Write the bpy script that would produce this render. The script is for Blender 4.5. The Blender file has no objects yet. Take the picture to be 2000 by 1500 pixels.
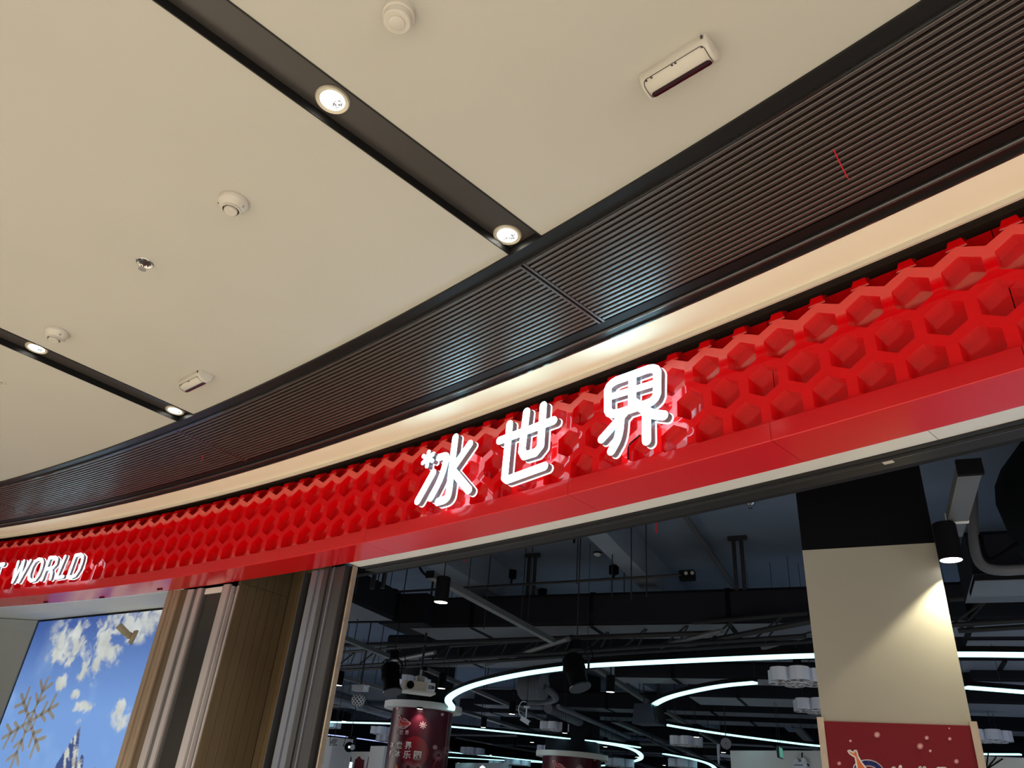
import bpy, bmesh, math, random
import numpy as np
from mathutils import Vector, Matrix
random.seed(7)
rng = np.random.default_rng(5)
S = bpy.context.scene
COL = S.collection
PI = math.pi

# ------------------------------------------------------------------ camera
FPX = 1465.0                                   # focal length in pixels of the 2000 px wide frame
CAM = np.array([0.0, 0.0, 1.6])
up_ = np.array([232.0, -2599.0, FPX]); up_ /= np.linalg.norm(up_)     # world up seen from the camera (x right, y down, z forward)
fy_ = np.array([0, 0, 1.0]); fy_ = fy_ - fy_.dot(up_) * up_; fy_ /= np.linalg.norm(fy_)
RW = np.array([np.cross(fy_, up_), fy_, up_])  # camera axes -> world
cam = bpy.data.cameras.new('camera')
cam.sensor_width = 36.0
cam.lens = FPX / 2000.0 * 36.0
cam.clip_start = 0.05
cam.clip_end = 200
cam_o = bpy.data.objects.new('camera', cam)
COL.objects.link(cam_o)
mm = Matrix.Identity(4)
for i in range(3):
    mm[i][0] = RW[i, 0]; mm[i][1] = -RW[i, 1]; mm[i][2] = -RW[i, 2]; mm[i][3] = CAM[i]
cam_o.matrix_world = mm
S.camera = cam_o

# ------------------------------------------------------------------ world, lamps, exposure
S.view_settings.view_transform = 'Standard'
S.view_settings.look = 'None'
S.view_settings.exposure = 0.0
S.view_settings.gamma = 1.0
S.view_settings.use_curve_mapping = False
W = bpy.data.worlds.new('world'); S.world = W; W.use_nodes = True
bg = W.node_tree.nodes['Background']
bg.inputs[0].default_value = (1.0, 0.96, 0.90, 1)      # even ambient fill, added for the mall outside the view
bg.inputs[1].default_value = 3.8
S.cycles.max_bounces = 8
S.cycles.diffuse_bounces = 4
S.cycles.glossy_bounces = 4
S.cycles.transparent_max_bounces = 12
S.cycles.sample_clamp_indirect = 6.0
S.cycles.use_denoising = True
S.cycles.caustics_reflective = False
S.cycles.caustics_refractive = False

MALL_SPOTS = [(r_, t_) for t_ in (36.3, 42.8, 49.4, 56.2) for r_ in (23.0, 24.0, 25.0, 25.98)]
def lamp(name, kind, loc, energy, color=(1, 1, 1), rot=(0, 0, 0), **kw):
    l = bpy.data.lights.new(name, kind); l.energy = energy; l.color = color
    for k, v in kw.items(): setattr(l, k, v)
    o = bpy.data.objects.new(name, l); COL.objects.link(o); o.location = loc; o.rotation_euler = rot
    o['kind'] = 'helper'
    return o

# ------------------------------------------------------------------ measuring helpers
CC = np.array([-19.815, -15.733])              # plan centre of the curved mall front
def ray(px, py): return RW @ np.array([px - 1000.0, py - 750.0, FPX])
def at(px, py, z):
    d = ray(px, py); return CAM + d * (z - CAM[2]) / d[2]
def hit_cyl(px, py, r, c=CC, near=False):
    d = ray(px, py); o = CAM[:2] - c
    a = d[:2] @ d[:2]; b = 2 * o @ d[:2]; cc = o @ o - r * r
    s = math.sqrt(max(b * b - 4 * a * cc, 0)); t = (-b - s) / (2 * a) if near else (-b + s) / (2 * a)
    P = CAM + t * d
    return P, math.atan2(P[1] - c[1], P[0] - c[0])
def hit_plane(px, py, p0, n):
    d = ray(px, py); p0 = np.asarray(p0, float); n = np.asarray(n, float)
    return CAM + d * ((p0 - CAM) @ n) / (d @ n)
def pol(r, deg, z):
    a = math.radians(deg); return (CC[0] + r * math.cos(a), CC[1] + r * math.sin(a), z)

# ------------------------------------------------------------------ materials
def mat(name, color, rough=0.5, metal=0.0, spec=0.5, emis=None, estr=0.0, noise=0.0, nscale=6.0, bump=0.0, bscale=40.0, coat=0.0, stretch=None):
    m = bpy.data.materials.new(name); m.use_nodes = True
    nt = m.node_tree; b = nt.nodes['Principled BSDF']
    b.inputs['Base Color'].default_value = (*color, 1)
    b.inputs['Roughness'].default_value = rough
    b.inputs['Metallic'].default_value = metal
    b.inputs['Specular IOR Level'].default_value = spec
    b.inputs['Coat Weight'].default_value = coat
    b.inputs['Coat Roughness'].default_value = 0.06
    if emis is not None:
        b.inputs['Emission Color'].default_value = (*emis, 1); b.inputs['Emission Strength'].default_value = estr
    if noise or bump:
        tc = nt.nodes.new('ShaderNodeTexCoord'); mp = nt.nodes.new('ShaderNodeMapping')
        nt.links.new(tc.outputs['Object'], mp.inputs['Vector'])
        if stretch: mp.inputs['Scale'].default_value = stretch
    if noise:
        n = nt.nodes.new('ShaderNodeTexNoise'); n.inputs['Scale'].default_value = nscale; n.inputs['Detail'].default_value = 4
        r = nt.nodes.new('ShaderNodeMix'); r.data_type = 'RGBA'
        r.inputs['A'].default_value = (*[c * (1 - noise) for c in color], 1)
        r.inputs['B'].default_value = (*[min(1, c * (1 + noise)) for c in color], 1)
        nt.links.new(mp.outputs[0], n.inputs['Vector']); nt.links.new(n.outputs['Fac'], r.inputs['Factor'])
        nt.links.new(r.outputs['Result'], b.inputs['Base Color'])
    if bump:
        n2 = nt.nodes.new('ShaderNodeTexNoise'); n2.inputs['Scale'].default_value = bscale; n2.inputs['Detail'].default_value = 3
        bp = nt.nodes.new('ShaderNodeBump'); bp.inputs['Strength'].default_value = bump; bp.inputs['Distance'].default_value = 0.01
        nt.links.new(mp.outputs[0], n2.inputs['Vector']); nt.links.new(n2.outputs['Fac'], bp.inputs['Height'])
        nt.links.new(bp.outputs[0], b.inputs['Normal'])
    return m

M = {}
M['plaster'] = mat('beige_plaster', (0.475, 0.455, 0.400), 0.9, spec=0.2, noise=0.05, nscale=1.3, bump=0.12, bscale=2.2)
M['cream'] = mat('cream_plaster', (0.89, 0.85, 0.67), 0.8, spec=0.2, noise=0.03, nscale=3)
M['creamlip'] = mat('cream_lip', (0.62, 0.55, 0.45), 0.7, noise=0.04)
M['black'] = mat('black_metal', (0.009, 0.0085, 0.0085), 0.36, spec=0.28, noise=0.15)
M['channel'] = mat('dark_channel_metal', (0.046, 0.040, 0.037), 0.30, spec=0.5, noise=0.1)
M['bead'] = mat('glossy_black_bead', (0.02, 0.018, 0.018), 0.12, spec=1.0, noise=0.1)
M['slat'] = mat('brown_slat_metal', (0.042, 0.030, 0.026), 0.34, spec=1.0, noise=0.12, nscale=3)
M['slatback'] = mat('slat_backing', (0.006, 0.004, 0.004), 0.6, spec=0.2, noise=0.1)
M['recess'] = mat('dark_brown_recess', (0.045, 0.029, 0.024), 0.18, spec=0.6, noise=0.2)
M['red'] = mat('glossy_red_metal', (0.78, 0.0015, 0.005), 0.07, spec=1.0, noise=0.04, nscale=2, coat=0.3)
M['redback'] = mat('glossy_red_back', (0.62, 0.0015, 0.004), 0.08, spec=0.9, noise=0.05, nscale=3, coat=0.2)
M['redband'] = mat('satin_red_band', (0.62, 0.002, 0.008), 0.18, spec=0.5, noise=0.04, nscale=2, bump=0.02, bscale=3)
M['wallblock'] = mat('unseen_light_block', (0.10, 0.085, 0.075), 0.6, noise=0.3, nscale=1.0)  # dark colour of the unseen walls added to block light
M['silver'] = mat('brushed_steel_strip', (0.80, 0.80, 0.78), 0.4, metal=0.25, noise=0.06, nscale=4)
M['track'] = mat('dark_door_track', (0.016, 0.015, 0.015), 0.5, spec=0.25, noise=0.15)
M['glyphface'] = mat('lit_acrylic_face', (0.9, 0.95, 1), 0.3, emis=(0.46, 0.82, 0.97), estr=6.5, noise=0.01)
M['glyphside'] = mat('grey_letter_return', (0.27, 0.29, 0.33), 0.35, metal=0.4, noise=0.06)
M['glyphback'] = mat('lit_acrylic_back', (0.9, 0.95, 1), 0.3, emis=(0.75, 0.92, 1.0), estr=1.4, noise=0.01)
M['white'] = mat('white_paint', (0.74, 0.73, 0.69), 0.7, noise=0.03)
M['windowgrey'] = mat('window_side_paint', (0.36, 0.36, 0.37), 0.7, noise=0.03)
M['offwhite'] = mat('offwhite_plastic', (0.54, 0.50, 0.43), 0.38, noise=0.02)
M['column'] = mat('column_paint', (0.31, 0.298, 0.26), 0.8, spec=0.2, noise=0.05, nscale=2.0, bump=0.25, bscale=2.5)
M['lens'] = mat('lit_lamp_lens', (1, 1, 1), 0.3, emis=(1.0, 0.97, 0.86), estr=9.0, noise=0.01)
M['lens_in'] = mat('lit_lamp_lens_inside', (1, 1, 1), 0.3, emis=(1.0, 0.97, 0.82), estr=5.0, noise=0.01)
M['trimring'] = mat('warm_lamp_trim', (0.60, 0.54, 0.42), 0.4, metal=0.2, noise=0.03)
M['facet'] = mat('lens_facet_shade', (0.30, 0.33, 0.38), 0.4, noise=0.1)
M['chrome'] = mat('chrome', (0.75, 0.74, 0.72), 0.18, metal=1.0, noise=0.04)
M['darkred'] = mat('dark_red_filter', (0.022, 0.002, 0.006), 0.12, spec=0.35, noise=0.5, nscale=18)
M['seam'] = mat('dark_seam', (0.05, 0.045, 0.04), 0.7, noise=0.1)
M['slab'] = mat('painted_slab', (0.14, 0.18, 0.25), 0.9, spec=0.2, noise=0.22, nscale=1.6, bump=0.3, bscale=6)
M['beam'] = mat('painted_beam', (0.19, 0.23, 0.29), 0.9, spec=0.2, noise=0.2, nscale=2.2, bump=0.3, bscale=7)
M['dark'] = mat('interior_black_paint', (0.014, 0.015, 0.020), 0.8, spec=0.15, noise=0.2)
M['duct'] = mat('duct_grey_and_bounce', (0.15, 0.16, 0.19), 0.5, spec=0.3, noise=0.15, nscale=3, bump=0.25, bscale=5)  # duct grey; also lightens duct undersides in place of bounce light
M['ductside'] = mat('duct_side_shade', (0.010, 0.011, 0.016), 0.75, spec=0.12, noise=0.2, nscale=3, bump=0.25, bscale=5)  # darkened duct colour, shade put into the sides
M['tray'] = mat('track_grey', (0.10, 0.105, 0.115), 0.45, metal=0.2, noise=0.1)
M['pipe'] = mat('black_pipe', (0.016, 0.017, 0.021), 0.55, spec=0.3, noise=0.15)
M['led'] = mat('led_diffuser', (0.8, 1, 1), 0.4, emis=(0.40, 0.84, 0.88), estr=2.0, noise=0.01)
M['ledblue'] = mat('led_diffuser_blue', (0.8, 0.85, 1), 0.4, emis=(0.45, 0.55, 1.0), estr=1.1, noise=0.01)
M['poster_red'] = mat('maroon_print', (0.075, 0.006, 0.016), 0.35, spec=0.4, noise=0.08, nscale=2)
M['banner'] = mat('maroon_banner', (0.15, 0.006, 0.014), 0.45, spec=0.2, noise=0.06, nscale=2)
M['glow'] = mat('red_print', (0.22, 0.008, 0.016), 0.35, noise=0.05)
M['print_white'] = mat('white_print', (0.66, 0.62, 0.60), 0.5, noise=0.02)
M['print_pink'] = mat('pale_pink_print', (0.55, 0.30, 0.32), 0.5, noise=0.05)
M['print_red'] = mat('logo_red_print', (0.50, 0.03, 0.03), 0.5, noise=0.04)
M['print_orange'] = mat('orange_print', (0.62, 0.13, 0.03), 0.5, noise=0.04)
M['print_blue'] = mat('navy_print', (0.02, 0.03, 0.22), 0.5, noise=0.04)
M['dot1'] = mat('soft_dot_print', (0.36, 0.12, 0.13), 0.5, noise=0.05)
M['woodlight'] = mat('light_wood', (0.27, 0.20, 0.14), 0.55, noise=0.2, nscale=5, stretch=(6, 6, 0.6), bump=0.1)
M['wooddark'] = mat('brown_wood', (0.095, 0.066, 0.034), 0.55, noise=0.3, nscale=6, stretch=(7, 7, 0.5), bump=0.1)
M['woodgold'] = mat('golden_wood', (0.12, 0.082, 0.036), 0.5, noise=0.25, nscale=6, stretch=(7, 7, 0.5), bump=0.1)
M['alu'] = mat('pinkish_grey_aluminium', (0.42, 0.385, 0.39), 0.4, metal=0.2, noise=0.05, stretch=(8, 8, 0.3))
M['alugrey'] = mat('grey_aluminium', (0.12, 0.115, 0.115), 0.35, metal=0.3, noise=0.06, stretch=(8, 8, 0.3))
M['darkglass'] = mat('dark_door_glass', (0.035, 0.034, 0.033), 0.10, spec=0.25, noise=0.05)
M['steel'] = mat('worn_dark_steel', (0.075, 0.077, 0.085), 0.3, metal=0.5, noise=0.28, nscale=4, stretch=(10, 10, 0.5))
M['steelblue'] = mat('bright_dark_steel', (0.20, 0.215, 0.26), 0.25, metal=0.5, noise=0.25, nscale=4, stretch=(10, 10, 0.5))
M['tan'] = mat('tan_plastic', (0.42, 0.31, 0.17), 0.45, noise=0.05)
M['decal'] = mat('frosted_decal', (0.36, 0.39, 0.43), 0.6, noise=0.04)
M['tape'] = mat('red_ribbon', (0.62, 0.01, 0.03), 0.5, noise=0.08)
M['floor'] = mat('polished_beige_tile', (0.52, 0.48, 0.42), 0.35, noise=0.08, nscale=0.8)
M['floor2'] = mat('pale_play_floor', (0.50, 0.52, 0.55), 0.5, noise=0.08, nscale=0.8)
M['navy'] = mat('dark_navy_plastic', (0.02, 0.028, 0.05), 0.35, noise=0.1)
M['mdark'] = mat('matt_black_plastic', (0.0035, 0.0035, 0.005), 0.75, spec=0.08, noise=0.1)
M['bluewhite'] = mat('cool_white_plastic', (0.74, 0.78, 0.90), 0.35, noise=0.05)
M['greyprint'] = mat('grey_face', (0.12, 0.125, 0.14), 0.5, noise=0.1)
M['guard'] = mat('worn_corner_guard', (0.50, 0.42, 0.34), 0.3, metal=0.5, noise=0.35, nscale=14)
M['signglow'] = mat('lit_sign_letters', (0.8, 1, 1), 0.4, emis=(0.55, 1.0, 0.92), estr=1.6, noise=0.01)
M['green'] = mat('lit_exit_sign', (0.1, 0.4, 0.3), 0.4, emis=(0.10, 0.40, 0.28), estr=0.5, noise=0.05)
M['maroonwall'] = mat('maroon_drip_paint', (0.17, 0.015, 0.03), 0.6, noise=0.06)
M['pillar'] = mat('pale_pillar_paint', (0.78, 0.78, 0.78), 0.7, noise=0.03)
M['greypatch'] = mat('grey_bracket', (0.3, 0.3, 0.3), 0.5, noise=0.1)

# glass: clear, thin, with a mirror-like coat
g = bpy.data.materials.new('clear_shop_glass'); g.use_nodes = True
nt = g.node_tree; nt.nodes.remove(nt.nodes['Principled BSDF'])
tr = nt.nodes.new('ShaderNodeBsdfTransparent'); tr.inputs[0].default_value = (0.94, 0.97, 0.96, 1)
gl = nt.nodes.new('ShaderNodeBsdfGlossy'); gl.inputs['Roughness'].default_value = 0.01
lw = nt.nodes.new('ShaderNodeLayerWeight'); lw.inputs[0].default_value = 0.5
pw = nt.nodes.new('ShaderNodeMath'); pw.operation = 'POWER'; pw.inputs[1].default_value = 5.0
fr = nt.nodes.new('ShaderNodeMath'); fr.operation = 'MULTIPLY_ADD'; fr.inputs[1].default_value = 0.75; fr.inputs[2].default_value = 0.02
nt.links.new(lw.outputs['Facing'], pw.inputs[0]); nt.links.new(pw.outputs[0], fr.inputs[0])
mx = nt.nodes.new('ShaderNodeMixShader')
nt.links.new(fr.outputs[0], mx.inputs[0]); nt.links.new(tr.outputs[0], mx.inputs[1]); nt.links.new(gl.outputs[0], mx.inputs[2])
nt.links.new(mx.outputs[0], nt.nodes['Material Output'].inputs['Surface'])
M['glass'] = g

# ------------------------------------------------------------------ mesh helpers
class MB:
    def __init__(s): s.v = []; s.f = []
    def add(s, vs, fs):
        n = len(s.v); s.v += [tuple(map(float, p)) for p in vs]; s.f += [tuple(i + n for i in f) for f in fs]; return s
    def frame_box(s, c, ax, ay, az):           # half-axis vectors
        c, ax, ay, az = (np.asarray(q, float) for q in (c, ax, ay, az))
        vs = [c + i * ax + j * ay + k * az for k in (-1, 1) for j in (-1, 1) for i in (-1, 1)]
        return s.add(vs, [(0, 2, 3, 1), (4, 5, 7, 6), (0, 1, 5, 4), (2, 6, 7, 3), (0, 4, 6, 2), (1, 3, 7, 5)])
    def box(s, c, size, yaw=0.0):
        a = yaw; h = np.asarray(size, float) / 2
        return s.frame_box(c, np.array([math.cos(a), math.sin(a), 0]) * h[0], np.array([-math.sin(a), math.cos(a), 0]) * h[1], np.array([0, 0, 1]) * h[2])
    def arc(s, prof, t0, t1, n):               # closed profile [(r,z)] swept about the mall centre
        k = len(prof); vs = []
        for i in range(n + 1):
            t = t0 + (t1 - t0) * i / n
            vs += [pol(r, t, z) for r, z in prof]
        fs = [(i * k + j, i * k + (j + 1) % k, (i + 1) * k + (j + 1) % k, (i + 1) * k + j) for i in range(n) for j in range(k)]
        fs += [tuple(range(k)), tuple(range(n * k, n * k + k))]
        return s.add(vs, fs)
    def rbox(s, r0, r1, z0, z1, t0, t1, n=24): return s.arc([(r0, z0), (r1, z0), (r1, z1), (r0, z1)], t0, t1, n)
    def bar(s, a, b, w, h, up=(0, 0, 1)):      # box from a to b, width w sideways, height h along up
        a = np.asarray(a, float); b = np.asarray(b, float); d = b - a; L = np.linalg.norm(d); d /= L
        u = np.asarray(up, float)
        if abs(d @ u) > 0.95: u = np.array([1.0, 0, 0])
        sx = np.cross(d, u); sx /= np.linalg.norm(sx); uu = np.cross(sx, d)
        return s.frame_box((a + b) / 2, sx * w / 2, d * L / 2, uu * h / 2)
    def tube(s, path, r, n=8, cap=True):
        path = [np.asarray(p, float) for p in path]; m = len(path); vs = []
        for i, p in enumerate(path):
            d = path[min(i + 1, m - 1)] - path[max(i - 1, 0)]; d /= max(np.linalg.norm(d), 1e-9)
            u = np.array([0, 0, 1.0]) if abs(d[2]) < 0.9 else np.array([1.0, 0, 0])
            sx = np.cross(d, u); sx /= np.linalg.norm(sx); sy = np.cross(sx, d)
            rr = r[i] if isinstance(r, (list, tuple)) else r
            vs += [p + rr * (math.cos(2 * PI * k / n) * sx + math.sin(2 * PI * k / n) * sy) for k in range(n)]
        fs = [(i * n + k, i * n + (k + 1) % n, (i + 1) * n + (k + 1) % n, (i + 1) * n + k) for i in range(m - 1) for k in range(n)]
        if cap: fs += [tuple(range(n))[::-1], tuple(range((m - 1) * n, m * n))]
        return s.add(vs, fs)
    def lathe(s, prof, c=(0, 0, 0), n=24, sx=1.0, sy=1.0, caps=True):   # prof [(r,z)] about vertical axis
        k = len(prof); vs = []
        for i in range(n):
            a = 2 * PI * i / n
            vs += [(c[0] + r * math.cos(a) * sx, c[1] + r * math.sin(a) * sy, c[2] + z) for r, z in prof]
        fs = [(i * k + j, ((i + 1) % n) * k + j, ((i + 1) % n) * k + j + 1, i * k + j + 1) for i in range(n) for j in range(k - 1)]
        if caps and prof[0][0] > 1e-6: fs.append(tuple(i * k for i in range(n))[::-1])
        if caps and prof[-1][0] > 1e-6: fs.append(tuple(i * k + k - 1 for i in range(n)))
        return s.add(vs, fs)
    def prism(s, poly, o, eu, ev, en, d0, d1):  # 2D polygon in frame, from depth d0 to d1 along en
        o, eu, ev, en = (np.asarray(q, float) for q in (o, eu, ev, en)); k = len(poly)
        vs = [o + u * eu + v * ev + d * en for d in (d0, d1) for u, v in poly]
        fs = [tuple(range(k))[::-1], tuple(range(k, 2 * k))] + [(i, (i + 1) % k, k + (i + 1) % k, k + i) for i in range(k)]
        return s.add(vs, fs)

def mesh(name, mb, recalc=True, smooth=None):
    me = bpy.data.meshes.new(name); me.from_pydata(mb.v, [], mb.f)
    if recalc:
        bm = bmesh.new(); bm.from_mesh(me); bmesh.ops.recalc_face_normals(bm, faces=bm.faces); bm.to_mesh(me); bm.free()
    if smooth:
        me.polygons.foreach_set('use_smooth', [True] * len(me.polygons))
        try: me.set_sharp_from_angle(angle=math.radians(smooth))
        except Exception: pass
    me.update(); return me
def obj(name, mb, m, parent=None, smooth=None, label=None):
    me = mb if isinstance(mb, bpy.types.Mesh) else mesh(name, mb, smooth=smooth)
    if not len(me.materials): me.materials.append(M[m] if isinstance(m, str) else m)
    o = bpy.data.objects.new(name, me); COL.objects.link(o)
    if parent:
        o.parent = parent
        w = Matrix.Identity(4); p = parent
        while p: w = p.matrix_basis @ w if not p.parent else p.matrix_parent_inverse @ p.matrix_basis @ w; p = p.parent
        o.matrix_parent_inverse = w.inverted()
    if label: o['label'] = label
    return o
def thing(name, label, cat, loc=(0, 0, 0), group=None):
    o = bpy.data.objects.new(name, None); COL.objects.link(o); o.location = loc; o.empty_display_size = 0.1
    o['label'] = label; o['category'] = cat
    if group: o['group'] = group
    return o
def tag(o, label, cat, group=None):
    o['label'] = label; o['category'] = cat
    if group: o['group'] = group
    return o
def struct(name, mb, m, parent=None):
    o = obj(name, mb, m, parent)
    if not parent: o['kind'] = 'structure'
    return o
def dup(root, loc, yaw=None, label=None, group=None):
    r = root.copy(); COL.objects.link(r); r.location = loc
    if yaw is not None: r.rotation_euler[2] = yaw
    if label: r['label'] = label
    if group: r['group'] = group
    for ch in list(root.children):
        c = ch.copy(); COL.objects.link(c); c.parent = r
        for g2 in ch.children:
            d = g2.copy(); COL.objects.link(d); d.parent = c
    return r

ZC = 3.8                                        # mall ceiling
T0, T1 = 35.0, 62.8                             # built sweep of the front, degrees

# ------------------------------------------------------------------ mall ceiling and floor
clg = struct('ceiling', MB().rbox(21.5, 27.0, ZC + 0.10, ZC + 0.16, 33, 66, 30), 'plaster')
for a, b in ((33, 36.1), (36.55, 42.612), (43.044, 49.28), (49.737, 56.0), (56.45, 66)):
    obj('ceiling_panel', MB().rbox(21.6, 27.021, ZC, ZC + 0.10, a, b, 26), 'plaster', clg)
struct('floor', MB().rbox(15, 28.45, -0.1, 0.0, 15, 85, 40), 'floor')

struct('wall_light_block', MB().rbox(12.6, 13.0, 0.0, 13.0, -10, 110, 40), 'wallblock')  # unseen wall, put in tall and dark to block level light
for t_ in (-6, 88):
    struct('wall_light_block_end', MB().rbox(13.0, 28.4, 0.0, 13.0, t_, t_ + 0.6, 1), 'wallblock')  # unseen end walls, added to cut light from along the corridor
def channel(a, b, label):
    t = thing('light_channel', label, 'ceiling channel', pol(26, (a + b) / 2, ZC), 'recessed channels in the beige ceiling')
    m = (b - a)
    obj('channel_bed', MB().rbox(22, 27.02, ZC + 0.036, ZC + 0.06, a + 0.012, b - 0.012, 4), 'channel', t)
    obj('flange', MB().rbox(22, 27.02, ZC - 0.004, ZC + 0.06, a, a + 0.012, 4), 'black', t)
    obj('flange', MB().rbox(22, 27.02, ZC - 0.004, ZC + 0.06, b - 0.012, b, 4), 'black', t)
    obj('inner_lip', MB().rbox(22, 27.02, ZC + 0.026, ZC + 0.036, a + 0.012, a + 0.035, 4), 'channel', t)
    return t
channel(42.612, 43.044, 'dark recessed light channel holding two downlights, crossing middle of the beige ceiling')
channel(49.28, 49.737, 'dark recessed light channel at the left edge, below the lone left smoke detector')

# recessed downlights
def downlight(px, py, label):
    x, y, z = at(px, py, ZC + 0.036)
    t = thing('recessed_downlight', label, 'downlight', (x, y, z), 'recessed downlights in the dark channels')
    n = 40
    obj('trim_ring', MB().lathe([(0.046, 0.0), (0.046, -0.006), (0.060, -0.010), (0.065, -0.004), (0.065, 0.0)], (x, y, z), n, caps=False), 'trimring', t, smooth=40)
    obj('reflector', MB().lathe([(0.0465, -0.0065), (0.0440, -0.0025)], (x, y, z), n, caps=False), 'lens_in', t, smooth=40)
    lens = MB()
    lens.lathe([(0.0455, -0.002), (0.030, -0.0045), (0.0, -0.0055)], (x, y, z), 32)
    ln = obj('lens', lens, 'lens', t, smooth=40)
    fac = MB()
    a0_ = math.atan2(y - CC[1], x - CC[0])
    for k in range(60):
        a = a0_ + rng.uniform(-1.25, 1.25); q = 0.037 * math.sqrt(rng.uniform(0.06, 1)); s = rng.uniform(0.0026, 0.0050)
        p = np.array([x + q * math.cos(a), y + q * math.sin(a), z - 0.0062 + 0.03 * q * q])
        fac.add([p + (s, 0, 0), p + (0, s, 0), p + (-s, 0, 0), p + (0, -s, 0), p + (0, 0, -s)], [(0, 1, 4), (1, 2, 4), (2, 3, 4), (3, 0, 4)])
    f = obj('facet', fac, 'facet', ln); f['kind'] = 'stuff'
    lamp('downlight_beam', 'SPOT', (x, y, z - 0.03), 185, (1, 0.93, 0.80), spot_size=math.radians(120), spot_blend=0.6, shadow_soft_size=0.04)
    return t
downlight(650, 194, 'bright round recessed downlight highest in the middle ceiling channel')
downlight(991, 458, 'bright round recessed downlight at the end of the middle channel, beside the slat grille')
downlight(72, 679, 'half-seen recessed downlight in the left channel beside the lone left smoke detector')
downlight(342, 801, 'small recessed downlight at the right end of the left channel')

for r_, t_ in MALL_SPOTS:                        # the same downlights further along the channels, outside the view
    if not (r_ > 25.5 and 40 < t_ < 52):
        lamp('downlight_beam', 'SPOT', pol(r_, t_, ZC + 0.01), 185, (1, 0.93, 0.80), spot_size=math.radians(120), spot_blend=0.6, shadow_soft_size=0.04)

# ------------------------------------------------------------------ slat grille along the front
edge = thing('grille_border', 'black metal border strip between beige ceiling and brown slat grille', 'border', pol(27.07, 48, ZC))
obj('outer_lip', MB().rbox(27.021, 27.034, ZC - 0.012, ZC + 0.06, T0, T1, 90), 'black', edge)
obj('border_bed', MB().rbox(27.034, 27.100, ZC + 0.004, ZC + 0.03, T0, T1, 90), 'black', edge)
obj('inner_lip', MB().rbox(27.100, 27.110, ZC - 0.006, ZC + 0.03, T0, T1, 90), 'bead', edge)

SLN = 20; PITCH = (27.712 - 27.117) / SLN
def slat_mesh(k, a, b, n):
    r = 27.119 + k * PITCH; w = 0.0165
    return MB().arc([(r, ZC + 0.012), (r, ZC + 0.001), (r + 0.0025, ZC - 0.001), (r + w - 0.0025, ZC - 0.001), (r + w, ZC + 0.001), (r + w, ZC + 0.012)], a, b, n)
panels = [(T0, 43.045, 'brown slat ceiling panel at the right with a red ribbon hanging from it'),
          (43.075, 50.055, 'brown slat ceiling panel in the middle, with bluish sheen above the lit sign'),
          (50.085, 57.035, 'brown slat ceiling panel left of the middle joint, touching the left light channel'),
          (57.065, T1, 'short brown slat ceiling panel at the far left edge')]
for a, b, lab in panels:
    t = thing('slat_panel', lab, 'slat panel', pol(27.4, (a + b) / 2, ZC), 'slat ceiling panels along the front')
    n = max(10, int((b - a) * 4))
    obj('backing', MB().rbox(27.112, 27.714, ZC + 0.014, ZC + 0.03, a - 0.012, b + 0.012, n), 'slatback', t)
    for k in range(SLN):
        obj('slat', slat_mesh(k, a + 0.03, b - 0.03, n), 'slat', t)
    for e0, e1 in ((a, a + 0.026), (b - 0.026, b)):
        obj('end_bar', MB().rbox(27.112, 27.712, ZC - 0.003, ZC + 0.014, e0, e1, 2), 'slat', t)
gut = thing('shadow_gap_trim', 'black shadow-gap trim with glossy bead between slat grille and cream soffit', 'trim', pol(27.78, 48, ZC))
obj('brown_flat', MB().rbox(27.714, 27.768, ZC + 0.003, ZC + 0.03, T0, T1, 90), 'slatback', gut)
bead = [(27.786 + 0.010 * math.cos(q), ZC - 0.001 - 0.008 * math.sin(q)) for q in np.linspace(0, PI, 7)]
obj('bead', MB().arc([(27.796, ZC + 0.02)] + bead + [(27.776, ZC + 0.02)], T0, T1, 90), 'bead', gut, smooth=60)
obj('gap_bed', MB().rbox(27.798, 27.852, ZC + 0.010, ZC + 0.03, T0, T1, 90), 'black', gut)
obj('edge_line', MB().rbox(27.852, 27.861, ZC - 0.002, ZC + 0.03, T0, T1, 90), 'bead', gut)
sof = thing('cream_soffit', 'curved cream plaster strip running between black trim and red honeycomb fascia', 'soffit', pol(27.95, 48, ZC))
obj('soffit_strip', MB().rbox(27.861, 28.058, ZC, ZC + 0.04, T0, T1, 110), 'cream', sof)
obj('edge_lip', MB().rbox(28.058, 28.070, ZC - 0.026, ZC + 0.04, T0, T1, 110), 'creamlip', sof)
rc = struct('trim_1', MB().rbox(28.070, 28.36, ZC + 0.06, ZC + 0.09, T0, T1, 90), 'recess')
obj('recess_ledge', MB().rbox(28.20, 28.36, ZC + 0.035, ZC + 0.06, T0, T1, 90), 'recess', rc)
obj('recess_back', MB().rbox(28.34, 28.36, 3.20, ZC + 0.06, T0, T1, 90), 'recess', rc)

# red ribbon hanging from the slats
A = at(1628, 292, ZC - 0.001); B = at(1656, 348, ZC - 0.03)
sd = np.array([0.006, 0.004, 0.0])
rb = MB().add([A - sd, A + sd, (A + B) / 2 + sd + (0, 0, -0.006), B + sd, B - sd, (A + B) / 2 - sd + (0, 0, -0.006)], [(0, 1, 2, 5), (5, 2, 3, 4)])
rb.add([p + np.array([0.0004, 0.0006, -0.0008]) for p in map(np.array, rb.v[:6])], [(0, 1, 2, 5), (5, 2, 3, 4)])
tag(obj('ribbon', rb, 'tape'), 'short red ribbon dangling from the brown slats at the upper right', 'ribbon')
A = at(397, 888, ZC - 0.001); B = at(393, 902, ZC - 0.02)
tag(obj('ribbon', MB().tube([A, (A + B) / 2 + (0.004, 0, -0.004), B], 0.0025, 5), 'tape'), 'tiny dark red thread on the slats above the left honeycomb', 'ribbon')

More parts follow.
